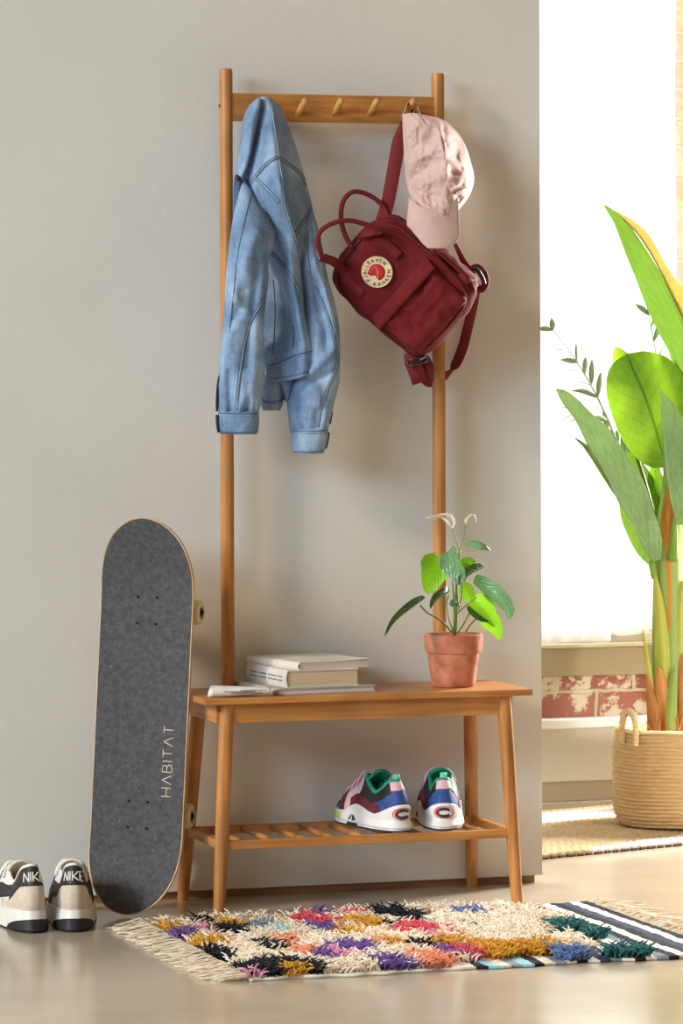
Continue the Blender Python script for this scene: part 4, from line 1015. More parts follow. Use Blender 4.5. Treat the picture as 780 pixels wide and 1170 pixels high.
def vloft(rows, n, nv, amp=.003, seed=0, stretch=(20, 20, 6), disp=None):
    """rows (v, uL, uR, Y, half depth): rounded tube of cloth seen edge to edge between uL and uR"""
    rings = []
    for i in range(nv+1):
        t = lerp(rows[0][0], rows[-1][0], i/nv); uL, uR, y, hd, *dv = cr(rows, t)
        dv = dv[0] if dv else 0
        a, b_ = aty(uL, t-dv/2, y), aty(uR, t+dv/2, y); c = (a+b_)/2; hw = (b_-a).dot(R_)/2; ring = []; tilt = (b_-a).dot(U_)/2
        for k in range(n):
            an = 2*pi*k/n; ca, sa = cos(an), sin(an)
            p = c+(R_*hw+U_*tilt)*math.copysign(abs(ca)**.85, ca)+F_*hd*math.copysign(abs(sa)**.85, sa)
            d = nz((p.x*stretch[0], p.y*stretch[1], p.z*stretch[2]), 1, seed)*amp+nz((p.x*stretch[0]*2.2, p.y*stretch[1]*2.2, p.z*stretch[2]*2.4), 1, seed+5)*amp*.5
            if disp: d += disp(c+0*p, t, an)
            d *= abs(sa)**.7
            ring.append(p+(R_*ca*.3+F_*sa)*d)
        rings.append(ring)
    return rings
def bvh_of(mbs):
    vs, fs = [], []
    for m_ in mbs:
        b_ = len(vs); vs += m_.v; fs += [tuple(i+b_ for i in f) for f in m_.f]
    return BVHTree.FromPolygons([tuple(v) for v in vs], fs)
def drape(bvh, pts, n, off=.0008):
    out, nor = [], []
    q = spline([V((u, v, 0)) for u, v in pts], n)
    for p in q:
        d = ray(p.x, p.y); h, nn, _, _ = bvh.ray_cast(CC, d.normalized())
        if h is None: continue
        if nn.dot(d) > 0: nn = -nn
        out.append(h+nn*off); nor.append(nn)
    return out, nor
def seam(bvh, pts, w, mat, parent, name='seam', n=30, th=.0012, off=.0006, mb=None):
    P, Nn = drape(bvh, pts, n, off)
    if len(P) < 3: return
    m_ = mb or MB(); rings = []
    for i, p in enumerate(P):
        t = (P[min(i+1, len(P)-1)]-P[max(i-1, 0)]).normalized(); nn = sum((Nn[max(0, min(len(Nn)-1, i+k))] for k in (-2, -1, 0, 1, 2)), V()).normalized()
        s = t.cross(nn).normalized(); h = w/2
        rings.append([p+s*h-nn*.001, p+s*h*.8+nn*th*.7, p+nn*th, p-s*h*.8+nn*th*.7, p-s*h-nn*.001])
    m_.loft(rings)
    return m_.build(name, mat, parent) if mb is None else None
def denim(name, c1, c2, c3):
    m, nt, b = newmat(name); v = coords(nt)
    n1 = node(nt, 'ShaderNodeTexNoise'); n1.inputs['Scale'].default_value = 12; n1.inputs['Detail'].default_value = 6; nt.links.new(v, n1.inputs['Vector'])
    c = ramp(nt, n1.outputs['Fac'], [(.3, S(c1)), (.5, S(c2)), (.72, S(c3))])
    v2 = coords(nt, (1, 1, .22), (0, radians(8), 0)); n2 = node(nt, 'ShaderNodeTexNoise'); n2.inputs['Scale'].default_value = 420; n2.inputs['Detail'].default_value = 3; nt.links.new(v2, n2.inputs['Vector'])
    mr = node(nt, 'ShaderNodeMapRange'); nt.links.new(n2.outputs['Fac'], mr.inputs['Value']); mr.inputs['From Min'].default_value = .3; mr.inputs['From Max'].default_value = .7; mr.inputs['To Min'].default_value = .82; mr.inputs['To Max'].default_value = 1.14
    hs = node(nt, 'ShaderNodeHueSaturation'); nt.links.new(c, hs.inputs['Color']); nt.links.new(mr.outputs[0], hs.inputs['Value']); nt.links.new(hs.outputs[0], b.inputs['Base Color'])
    b.inputs['Roughness'].default_value = .9; b.inputs['Specular IOR Level'].default_value = .2; b.inputs['Sheen Weight'].default_value = .0
    n3 = node(nt, 'ShaderNodeTexNoise'); n3.inputs['Scale'].default_value = 38; n3.inputs['Detail'].default_value = 4; nt.links.new(coords(nt, (1, 1, .5)), n3.inputs['Vector'])
    bp = node(nt, 'ShaderNodeBump'); bp.inputs['Strength'].default_value = .8; bp.inputs['Distance'].default_value = .006; nt.links.new(n3.outputs['Fac'], bp.inputs['Height'])
    bp2 = node(nt, 'ShaderNodeBump'); bp2.inputs['Strength'].default_value = .35; bp2.inputs['Distance'].default_value = .0006; nt.links.new(n2.outputs['Fac'], bp2.inputs['Height']); nt.links.new(bp.outputs['Normal'], bp2.inputs['Normal'])
    nt.links.new(bp2.outputs['Normal'], b.inputs['Normal']); return m
def settle(root, before):
    for o in set(bpy.data.objects)-before:
        if o.parent is root: o.matrix_parent_inverse = Matrix.Translation(-V(root.location))
# ================================================================ DENIM JACKET
m_den = denim('washed denim', (100, 128, 162), (132, 160, 196), (172, 196, 224))
m_denshade = denim('shaded denim', (66, 88, 114), (80, 104, 132), (96, 120, 148))  # copy of the denim darkened for the shade below the collar
m_seam = noisy('pale seam ridge', (128, 152, 180), (154, 176, 202), 120, .9); m_sdk = noisy('dark seam line', (70, 88, 116), (90, 110, 140), 90, .9)
jk = thing('denim_jacket', 'faded blue denim jacket hanging from the leftmost peg of the rack', 'jacket', PEGX[0][1])
before = set(bpy.data.objects)
def rw(v, us, ys): return [(u, v if not isinstance(v, (list, tuple)) else v[k], ys[k]) for k, u in enumerate(us)]
body = [rw(110.5, (298, 299.5, 301, 302.5, 304, 305.5), (-.050, -.055, -.058, -.058, -.055, -.050)),
        rw(114, (293, 296.5, 300, 305, 309, 312), (-.042, -.056, -.064, -.066, -.058, -.042)),
        rw(125, (288, 295, 303, 311, 317, 322), (-.036, -.062, -.078, -.084, -.062, -.036)),
        rw(150, (284, 292, 302, 314, 324, 332), (-.034, -.066, -.09, -.10, -.066, -.03)),
        rw(180, (279, 289, 302, 317, 331, 342), (-.034, -.074, -.10, -.116, -.070, -.03)),
        rw(210, (275, 287, 302, 321, 338, 350), (-.036, -.080, -.112, -.128, -.076, -.03)),
        rw(238, (276, 288, 305, 326, 344, 357), (-.040, -.086, -.114, -.130, -.084, -.034)),
        rw(268, (294, 303, 314, 333, 348, 360), (-.046, -.075, -.102, -.128, -.090, -.040)),
        rw(296, (298, 306, 317, 331, 341, 347), (-.030, -.035, -.075, -.124, -.112, -.060)),
        rw(325, (299, 308, 318, 330, 341, 348.5), (-.012, -.008, -.022, -.116, -.120, -.075)),
        rw(355, (299, 309, 320, 333, 342, 350), (-.010, -.002, -.008, -.094, -.124, -.080)),
        rw(384, (299, 310, 322, 335, 346, 356), (-.012, -.010, -.016, -.078, -.118, -.088)),
        rw((408, 407, 406, 403, 401, 399), (302, 312, 325, 338, 350, 359.5), (-.044, -.066, -.088, -.106, -.114, -.09)),
        rw((436, 436, 435, 433, 430, 427), (305, 313, 325, 338, 349, 358.5), (-.052, -.074, -.094, -.108, -.112, -.09))]
def jdisp(u, v):
    d = .0
    for (x0, y0, x1, y1, w, a) in ((290, 230, 325, 300, 5, -.011), (318, 205, 345, 290, 4, .006), (292, 222, 303, 240, 3, .006), (296, 218, 312, 250, 4, -.006), (330, 215, 350, 235, 4, -.007), (345, 190, 330, 160, 4, .005), (300, 255, 318, 285, 4, .006), (338, 240, 345, 262, 4, -.006), (322, 130, 338, 230, 5, -.006), (300, 150, 290, 215, 5, .005), (330, 290, 341, 385, 3.5, .005), (316, 410, 352, 404, 3, -.006), (322, 372, 318, 330, 3, .004)):
        tx, ty = x1-x0, y1-y0; L2 = tx*tx+ty*ty; t = max(0, min(1, ((u-x0)*tx+(v-y0)*ty)/L2)); dd = sqrt((u-x0-tx*t)**2+(v-y0-ty*t)**2); d += a*math.exp(-(dd/w)**2)
    return d
b0 = MB().loft(relief(body, 44, 110, .012, .0075, 3, (16, 16, 7), jdisp))
fix_normals(b0.build('back_panel', m_den, jk))
def folds(c, t, an, lines, uu):
    d = 0
    for (a0, t0, a1, t1, w, amp) in lines:
        tx, ty = (a1-a0)*20, t1-t0; L2 = tx*tx+ty*ty; px_, py_ = (an-a0)*20, t-t0
        k = max(0, min(1, (px_*tx+py_*ty)/L2)); dd = sqrt((px_-tx*k)**2+(py_-ty*k)**2); d += amp*math.exp(-(dd/w)**2)
    return d*1.5
# an: 3*pi/2 faces the viewer, pi = left edge, 2*pi = right edge
foldD = [(3.5, 250, 4.6, 330, 5, -.008), (4.9, 262, 4.3, 345, 5, .007), (5.2, 300, 4.9, 420, 5, -.008), (3.9, 330, 5.0, 362, 4, .006), (3.7, 385, 4.6, 352, 4, -.006), (4.2, 380, 3.7, 440, 5, .006), (5.3, 430, 4.8, 466, 4, .005), (4.2, 425, 4.3, 470, 3, -.006), (5.0, 440, 5.1, 470, 3, -.005), (3.6, 440, 3.9, 470, 3, .005)]
foldE = [(5.4, 262, 5.0, 330, 5, -.007), (5.0, 300, 5.5, 380, 5, .007), (4.6, 330, 5.0, 400, 4, -.007), (5.4, 395, 4.4, 425, 4, .006), (4.3, 440, 5.5, 424, 4, -.006), (4.6, 440, 5.0, 462, 4, .006), (4.2, 465, 4.4, 490, 3, -.006), (5.0, 468, 4.9, 490, 3, -.005), (5.4, 460, 5.5, 488, 3, .005)]
sD = MB().loft(vloft([(232, 279, 314, -.080, .022, 54), (238, 275, 315, -.088, .034, 50), (250, 270, 314, -.096, .044, 40), (266, 265, 312, -.104, .050, 26), (284, 261.5, 309, -.112, .052, 10), (300, 259, 307, -.115, .050, 0), (322, 257, 306.5, -.115, .048, 0), (345, 256, 304, -.112, .046, 0), (380, 253, 301, -.106, .045, 0),
    (400, 251, 302.5, -.104, .045, 0), (422, 250, 303, -.102, .044, 0), (447, 249, 301.5, -.100, .042, 0), (462, 249, 298, -.100, .038, 0), (474, 250, 295, -.100, .034, 0)], 64, 110, .005, 1, (24, 24, 9), lambda c, t, an: .004*sm(446, 474, t)*sin(an*11)+folds(c, t, an, foldD, 0)))
fix_normals(sD.build('sleeve', m_den, jk))
sE = MB().loft(vloft([(253, 338, 356, -.05, .016, -30), (262, 336, 360, -.058, .026, -26), (285, 338, 368, -.066, .034, -10), (316, 342, 374, -.070, .040, 0), (341, 345, 381.5, -.072, .042, 0), (370, 346, 387, -.072, .044, 0), (400, 345, 388.5, -.072, .044, 0), (425, 340, 388, -.072, .043, 0),
    (437, 335, 387.5, -.072, .042, 0), (460, 328, 382, -.072, .038, 0), (480, 329.5, 377, -.072, .034, 0), (494, 331.5, 374, -.072, .030, 0)], 64, 100, .005, 8, (24, 24, 9), lambda c, t, an: .0035*sm(466, 494, t)*sin(an*12)+folds(c, t, an, foldE, 0)))
fix_normals(sE.build('sleeve', m_den, jk))
def cuff(rows, slit, seed):
    m_ = MB().loft(vloft(rows, 44, 16, .0025, seed, (40, 40, 30))); o = fix_normals(m_.build('cuff', m_den, jk)); bv = bvh_of([m_])
    v0, v1 = rows[0][0], rows[-1][0]; L0, R0_ = rows[1][1], rows[1][2]
    for dv, mt in ((2.2, m_sdk), (4.6, m_seam)): seam(bv, [(L0+2, v0+dv), ((L0+R0_)/2, v0+dv+.6), (R0_-2, v0+dv)], .0016, mt, o, 'stitching')
    seam(bv, [(L0+3, v1-2.5), ((L0+R0_)/2, v1-1.8), (R0_-4, v1-2.5)], .0014, m_sdk, o, 'stitching')
    return m_
c1 = cuff([(470, 250, 294.5, -.100, .036), (473, 248.5, 296, -.100, .039), (484, 248.5, 296, -.100, .040), (493, 250, 295, -.100, .039), (496, 252, 293.5, -.100, .036)], 0, 21)
c2 = cuff([(490, 332, 373.5, -.072, .034), (493.5, 331.5, 375, -.072, .036), (504, 332.5, 373.5, -.072, .037), (514, 334, 371, -.072, .036), (518, 336, 369, -.072, .033)], 0, 22)
# front edge and collar folded over at the left
fl_ = [rw(112, (294, 295, 296, 297.5, 299), (-.062, -.068, -.072, -.073, -.070)), rw(120, (285, 288, 291, 294, 297.5), (-.058, -.074, -.082, -.086, -.084)), rw(135, (278, 282, 286, 290, 294.5), (-.050, -.075, -.086, -.09, -.088)),
       rw(155, (275, 279, 283, 287, 290.5), (-.046, -.075, -.09, -.095, -.092)), rw(175, (272.5, 276, 280, 283.5, 286.5), (-.044, -.072, -.09, -.096, -.094)), rw(192, (270, 273, 276, 279, 281.5), (-.044, -.07, -.086, -.092, -.09)), rw(206, (267.5, 270, 272, 274, 275.5), (-.044, -.062, -.074, -.08, -.078))]
f0 = MB().loft(relief(fl_, 20, 40, .012, .0028, 9)); fo = fix_normals(f0.build('collar', m_den, jk))
MB().tube([aty(u, v, y) for u, v, y in ((270, 201, -.085), (272, 204, -.092), (274, 205, -.095))], [.004, .006, .004], 10).build('button', noisy('dark metal button', (40, 34, 30), (90, 80, 66), 60, .35, metal=.8), fo)
# front panel between collar and sleeve, its shade put into the colour
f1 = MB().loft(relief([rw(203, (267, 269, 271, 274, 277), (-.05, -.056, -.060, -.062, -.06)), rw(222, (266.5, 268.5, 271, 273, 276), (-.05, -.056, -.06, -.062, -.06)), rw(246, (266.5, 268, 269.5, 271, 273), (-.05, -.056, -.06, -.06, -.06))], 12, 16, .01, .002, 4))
fix_normals(f1.build('front_panel', m_denshade, jk))
# hem band of the back panel, the front corner below it
bvb = bvh_of([b0]); bvD = bvh_of([sD]); bvE = bvh_of([sE])
g0 = MB().loft(relief([rw(428, (303, 308, 313, 319, 325), (-.03, -.05, -.06, -.06, -.04)), rw(442, (301, 307, 313, 319, 324), (-.03, -.055, -.066, -.064, -.04)), rw(456, (299, 305, 312, 319, 324), (-.03, -.056, -.068, -.066, -.04)), rw(462, (298, 305, 312, 318, 323), (-.03, -.058, -.07, -.068, -.04)), rw(469, (300, 306, 311, 316, 320), (-.03, -.055, -.066, -.064, -.04))], 24, 24, .012, .004, 6, (50, 50, 20)))
go = fix_normals(g0.build('front_hem', m_den, jk)); bvg = bvh_of([g0])
seam(bvg, [(299, 456), (306, 459.5), (314, 459), (323, 456)], .0016, m_sdk, go, 'stitching'); seam(bvg, [(300, 459), (307, 462), (314, 461.5), (322, 459)], .0014, m_seam, go, 'stitching')
g1 = MB().loft(relief([rw(428, (310, 317, 325, 334, 343), (-.045, -.062, -.072, -.07, -.05)), rw((442, 442, 443, 443, 442), (317, 321, 326, 333, 340), (-.045, -.064, -.076, -.072, -.05)), rw((452, 453, 454, 453, 451), (322.5, 325, 327.5, 331, 336), (-.045, -.064, -.076, -.072, -.05)), rw((458, 459, 460, 459, 457), (325, 326, 327, 329, 331), (-.045, -.06, -.07, -.066, -.05))], 20, 20, .01, .003, 16, (50, 50, 20)))
g1o = fix_normals(g1.build('hem_corner', m_den, jk)); seam(bvh_of([g1]), [(311, 437), (318, 446), (325.5, 457)], .0018, m_seam, g1o, 'stitching')
def dbl(bv, pts, parent=jk, sep=2.6):
    P = [V((a, b2, 0)) for a, b2 in pts]
    t = (P[-1]-P[0]).normalized(); n_ = V((-t.y, t.x, 0))
    for k, (mt, w) in enumerate(((m_sdk, .0012), (m_seam, .0030), (m_sdk, .0012))):
        o = n_*(k-1)*sep*.6; seam(bv, [(p.x+o.x, p.y+o.y) for p in P], w, mt, parent, th=.0008+.0006*(k == 1))
dbl(bvb, [(284, 212), (294, 199), (304, 188), (317, 179)]); dbl(bvb, [(319, 181), (330, 188), (342, 198), (350, 211)]); dbl(bvb, [(290, 202), (300, 211), (310, 221), (319, 231)])
bvs = bvh_of([b0, sD]); bvs2 = bvh_of([b0, sE])
dbl(bvs, [(280, 206), (289, 220), (300, 238), (309, 252), (314, 262)]); dbl(bvs2, [(357, 238), (350, 248), (343, 258), (337, 268)])
dbl(bvb, [(309, 288), (318, 297), (328, 309), (337, 324), (345, 340)]); dbl(bvb, [(322, 212), (327, 240), (336, 268), (343, 292), (346, 318)], sep=2.)
dbl(bvD, [(304, 338), (296, 351), (287, 366), (281, 385), (277, 405), (273, 435), (270, 468)]); seam(bvD, [(288, 215), (280, 250), (272, 290), (267, 335), (262, 380)], .0013, m_sdk, jk)
dbl(bvE, [(352, 310), (364, 335), (374, 360), (382, 390), (385, 415), (376, 440), (368, 462), (363, 488)], sep=2.); seam(bvE, [(352, 262), (352, 290), (356, 320)], .0013, m_sdk, jk)
seam(bvb, [(307, 418), (322, 413), (340, 405), (357, 401)], .0018, m_sdk, jk); seam(bvb, [(307, 421), (322, 416), (340, 408), (357, 404)], .0016, m_seam, jk); seam(bvb, [(309, 433), (325, 431), (343, 427), (356, 424)], .0014, m_sdk, jk)
seam(bvb, [(335.5, 372), (336, 384), (335, 397)], .0022, m_sdk, jk, 'pocket_slit'); seam(bvb, [(338.5, 370), (339, 384), (338, 398)], .0016, m_seam, jk)
seam(bvb, [(312, 320), (314, 350), (313, 385), (311, 405)], .0014, m_sdk, jk); seam(bvb, [(310, 120), (314, 150), (318, 180), (324, 215), (331, 250)], .0016, m_seam, jk)
# dark cuff slits
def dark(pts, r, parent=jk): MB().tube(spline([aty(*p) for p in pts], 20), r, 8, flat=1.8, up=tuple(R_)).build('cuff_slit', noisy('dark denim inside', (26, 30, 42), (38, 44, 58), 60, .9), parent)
dark([(253, 424, -.10), (249.5, 436, -.10), (248, 452, -.10), (247.8, 470, -.10)], .0028); dark([(248.6, 474, -.10), (249, 484, -.10), (250.5, 494, -.10)], .0045)
dark([(379, 470, -.072), (376.5, 484, -.072)], .0026); dark([(374.5, 494, -.072), (373, 504, -.072), (371, 512, -.072)], .0042)
settle(jk, before)
# ================================================================ BACKPACK
m_bag = noisy('ox red canvas', (94, 22, 28), (118, 32, 38), 26, .8, .35, 260, spec=.2)
m_bag2 = noisy('dark red webbing', (100, 14, 22), (122, 20, 28), 200, .8, .4, 500)
m_pip = noisy('deep red piping', (84, 16, 24), (100, 22, 30), 80, .6)
bag = thing('backpack', 'small dark red canvas backpack hanging tilted by one strap from the rack', 'backpack', PEGX[4][1])
before = set(bpy.data.objects)
eD = (R_*.744-U_*.668).normalized(); eR0 = (R_*.668+U_*.744).normalized()
ta = radians(17); eR = eR0*cos(ta)-F_*sin(ta); eF = (-F_)*cos(ta)-eR0*sin(ta)
BWD, BHT, BDP = .204, .284, .078
BCn = aty(457, 329, -.104)           # centre of the front face
def bw(t): return BWD/2*(1-.30*max(0, 1-t/.22)**2.2-.12*max(0, (t-.84)/.16)**2+.035*sin(pi*t))*(1-.42*max(0, (abs(2*t-1)-.80)/.20)**2.6)
def bag_pt(a, t, dep): return BCn+eD*(t-.5)*BHT+eR*a*bw(t)+eF*dep
def front_dep(a, t):
    e = (1-abs(a)**4)*(1-max(0, 1-t/.10)**2)*(1-max(0, (t-.9)/.1)**2)
    return .010*e+.009*nz((a*2.1, t*5, 1), 1, 4)*e+.005*nz((a*5, t*10, 1), 1, 9)*e
mb = MB(); rings = []; NT = 60; NA = 72
for i in range(NT+1):
    t = .5-.5*cos(pi*i/NT) if 0 else i/NT; ring = []
    sc = 1 if 0 < i < NT else .0
    dd = BDP*(1-.75*max(0, 1-t/.12)**2-.7*max(0, (t-.88)/.12)**2)
    for k in range(NA):
        an = 2*pi*k/NA; ca, sa = cos(an), sin(an)
        a = math.copysign(abs(ca)**.32, ca); s = math.copysign(abs(sa)**.36, sa)
        dep = -BDP/2+s*dd/2+(.004*sin(a*2+t*9) if s > .5 else 0)
        w_ = .006*nz((a*3, t*7, s*3), 1, 2)*(1 if abs(a) > .8 else .4)
        if s > .75: dep += front_dep(a, t)*(s-.75)*4
        p = bag_pt(a*(1-.03*(1-abs(s))), t, dep)+eR*math.copysign(1, a)*w_*abs(a)**6
        ring.append(p)
    rings.append(ring)
mb.loft(rings); bagm = mb; body_o = fix_normals(mb.build('bag_body', m_bag, bag)); bvB = bvh_of([mb])
def on(a, t, off=0.): return bag_pt(a, t, front_dep(a, t)+off)
def bagloc(u, v):
    h, nn, _, _ = bvB.ray_cast(CC, ray(u, v).normalized()); return h
# piping round the front face
rim = [on(math.copysign(abs(cos(x))**.38, cos(x))*.925, .5+.458*math.copysign(abs(sin(x))**.38, sin(x)), -.0045) for x in [2*pi*k/110 for k in range(110)]]
MB().tube(rim, .0022, 8, closed=True).build('piping', m_pip, bag)
zp = [bag_pt(.975, .04+.92*k/30, -BDP/2) for k in range(31)]
MB().tube(zp, .0026, 8).build('zip', m_pip, bag)
# front pocket, a bulging box below the band
P = []
for i in range(34):
    t = .555+.375*i/33; row = []
    for j in range(40):
        a = -.80+1.60*j/39; e = min(1, (1-abs(a)/.80)*7)**.5*min(1, i/3)**.5*min(1, (33-i)/5)**.5
        z = .015*e+e*(.010*nz((a*2.0+t*3, t*6, 0), 1, 21)-.009*abs(nz((a*2.6+t*7, t*5-a*2, 0), 1, 22)))
        row.append(on(a, t, .0005+z))
    P.append(row)
MB().sheet(P, .0015).build('front_pocket', m_bag, bag)
P = []
for i in range(12):
    t = .490+.105*i/11; row = []
    for j in range(40):
        a = -.86+1.72*j/39; row.append(on(a, t, .004+.017*sm(0, .8, i/11)+.0025*nz((a*4, t*9, 0), 1, 5)*(i/11)))
    P.append(row)
MB().sheet(P, .002).build('pocket_flap', m_bag, bag)
for s in (-1, 1): MB().tube([on(s*.80, .60, .012), on(s*.80, .60, .016)], .0028, 10).build('snap', m_pip, bag)
# side pocket on the right-hand side and compression tabs
P = []
for i in range(20):
    t = .52+.40*i/19; row = []
    for j in range(12):
        q = j/11; row.append(bag_pt(1.0, t, -.010-.058*q)+eR*(.002+.010*sin(pi*q)**.5*min(1, (i+1)/4)*min(1, (20-i)/4)+.003*nz((t*14, q*3, 0), 1, 7)))
    P.append(row)
MB().sheet(P, .0015).build('side_pocket', m_bag, bag)
def band(pts, w, mat=m_bag2, name='strap', side=None, th=.0028, n=40, parent=bag):
    return MB().strip(spline(pts, n), side or eR, w, th).build(name, mat, parent)
# carry handles: two straps stitched on the face, joined by an arc above the top
# (bag coordinates: a across, t down, off outwards)
yA = -.10
ends = [on(.50, .34, .004), on(.50, .18, .004), on(.50, .03, .006)]
arc = [aty(436, 262, -.150), aty(420, 257, -.152), aty(398, 252, -.156), aty(378, 256, -.158), aty(365, 266, -.156), aty(363, 280, -.150), aty(368, 294, -.142)]
left = [on(-.62, .05, .006), on(-.60, .18, .004), on(-.58, .33, .004)]
sp1 = spline(ends+arc[1:]+left, 90)
def hw(t): return .021 if t < .24 or t > .80 else .021-.010*min(1, min((t-.24)/.06, (.80-t)/.06))
def side1(t):
    return eR if t < .2 or t > .86 else (eR*1.0+eF*.0)
MB().strip(spline(ends+[arc[0]], 24), eR, .021, .0028).build('handle_strap', m_bag2, bag)
MB().strip(spline(left[::-1]+[arc[-1]], 24), eR, .021, .0028).build('handle_strap', m_bag2, bag)
MB().tube(spline(arc, 40), .0052, 12).build('handle', m_bag2, bag)
MB().tube(spline([aty(402, 283, -.08), aty(394, 268, -.075), aty(389.5, 250, -.07), aty(392, 230, -.07), aty(402, 219.5, -.068), aty(417, 221, -.066), aty(432, 230, -.066), aty(441, 242, -.07), aty(444, 254, -.08)], 40), .0052, 12).build('handle', m_bag2, bag)
# shoulder strap up to the peg
pk = PEGX[4][0].lerp(PEGX[4][1], .45)
MB().strip(spline([aty(435, 256, -.07), aty(441, 238, -.062), aty(446, 215, -.050), aty(455, 165, -.040), aty(462, 132, -.034), pk+V((-.006, -.002, .009)), pk+V((.002, .001, .0115)), aty(476, 140, -.020), aty(490, 190, -.022), aty(505, 240, -.025), aty(514, 268, -.03)], 70), lambda t: (R_*.9+U_*.35) if t < .4 else ((F_*1.) if t < .5 else R_), lambda t: .029 if t < .33 else (.029-.02*min(1, (t-.33)/.08)), .0030).build('shoulder_strap', m_bag2, bag)
# second shoulder strap: adjuster at the right, loop behind the pole, free end and buckle at the bottom
MB().strip(spline([aty(515, 270, -.04), aty(522, 284, -.05), aty(530, 300, -.055), aty(540, 314, -.06)], 20), R_, lambda t: .006+.010*t, .0028).build('webbing', m_bag2, bag)
MB().tube(spline([aty(536, 309, -.06), aty(545, 305, -.07), aty(553, 312, -.07), aty(555, 323, -.065), aty(550, 331, -.06), aty(543, 326, -.055)], 30), .0068, 10, flat=1.3).build('webbing', m_bag2, bag)
m_bk = noisy('black plastic buckle', (34, 26, 28), (52, 42, 44), 40, .4)
MB().tube(spline([aty(538, 307, -.078), aty(544, 308, -.084), aty(550, 316, -.084), aty(553, 324, -.08)], 16), .0050, 8, flat=1.2).build('buckle', m_bk, bag)
MB().strip(spline([aty(543, 332, -.01), aty(541, 345, .015), aty(534, 375, .036), aty(528, 398, .040), aty(518, 420, .042), aty(504, 433, .042), aty(492, 437, .034), aty(483, 431, .01), aty(474, 418, -.02), aty(470, 408, -.05)], 50), lambda t: R_*cos(.5+t*1.0)+U_*sin(.5+t*1.0)*(.7), .022, .003).build('shoulder_strap', m_bag2, bag)
MB().strip([aty(470, 404, -.07), aty(471, 414, -.072), aty(476, 426, -.070), aty(480, 437, -.064)], R_*.95+U_*.3, .034, .004).build('webbing', m_bag2, bag)
MB().strip([aty(484, 410, -.065), aty(489, 420, -.068), aty(488, 436, -.064)], R_, .026, .004).build('webbing', m_bag2, bag)
mm = MB()
for q in (0, 1): mm.tube([aty(466, 412+7*q, -.080), aty(488, 406+7*q, -.080)], .0026, 8)
for q in (0, 1): mm.tube([aty(466+22*q, 412-6*q, -.080), aty(466+22*q, 419-6*q, -.080)], .0026, 8)
mm.build('buckle', m_bk, bag)
MB().strip([bag_pt(1.0, .80, .002)+eR*.001, bag_pt(1.0, .82, -.02)+eR*.008, bag_pt(1.02, .84, -.05)+eR*.009], eD, .026, .003).build('side_tab', m_bag2, bag)
# round badge
m_cr = noisy('cream badge', (226, 202, 156), (238, 216, 174), 60, .7); m_br = noisy('bright red badge', (186, 26, 34), (204, 34, 42), 80, .6); m_bd = noisy('brown badge letters', (86, 52, 36), (100, 62, 44), 60, .7)
h = bagloc(431, 310.5)
e = .03; nb = (bagloc(446, 310)-bagloc(416, 310)).cross(bagloc(431, 326)-bagloc(431, 296)).normalized()
if nb.dot(F_) > 0: nb = -nb
bx = (R_-nb*R_.dot(nb)).normalized(); by = nb.cross(bx)
if by.dot(U_) < 0: by = -by
bc = h+nb*.0042; RB = .0335
def lp(r, an, z=0.): return bc+bx*r*RB*cos(an)+by*r*RB*sin(an)+nb*z
mb = MB(); mb.loft([[lp(r, 2*pi*k/48, z) for k in range(48)] for r, z in ((1, -.005), (1, 0), (.96, .0012), (.5, .0016), (.001, .0016))])
bo = fix_normals(mb.build('badge', m_cr, bag, angle=30))
mb = MB(); mb.tube([lp(.97, 2*pi*k/48, .001) for k in range(48)], .0008, 6, closed=True); mb.build('badge_rim', m_cr, bo)
def arcword(word, a0, a1, rin, rout, outward):
    mb = MB(); wl = wordlen(word, .45)
    def pl2(x, y):
        an = radians(a0+(a1-a0)*x/wl); r = lerp(rin, rout, y) if outward else lerp(rout, rin, y); return lp(r, an, .0022)
    letters(mb, word, pl2, .45, .00062, 5); return mb.build('badge_lettering', m_bd, bo)
arcword('FJALLRAVEN', 226, 45, .66, .88, True); arcword('KANKEN', 255, 372, .66, .88, False)
# small dots over the second letter A of each word
mb = MB()
# curled animal emblem: red disc with a snout at the left and a pale tail line
mb = MB(); out = []
for k in range(64):
    an = 2*pi*k/64; r = .53; dgr = math.degrees(an) % 360
    if 172 < dgr < 200: r = .53+.10*(1-abs(dgr-186)/14)
    if 205 < dgr < 285: r = .53-.30*math.sin(radians((dgr-205)/80*180))
    out.append((r, an))
mb.loft([[lp(r*q, an, z) for r, an in out] for q, z in ((1, .0014), (1, .0024), (.5, .0026), (.001, .0026))]); mb.build('badge_emblem', m_br, bo)
mb = MB(); mb.tube(spline([lp(.36, radians(110), .003), lp(.20, radians(85), .003), lp(.10, radians(20), .003), lp(.20, radians(-70), .003), lp(.40, radians(-75), .003)], 24), lambda t: .0006+.0014*sin(pi*t), 8); mb.build('badge_tail_line', noisy('pink thread', (232, 120, 120), (240, 140, 136), 60, .7), bo)
settle(bag, before)
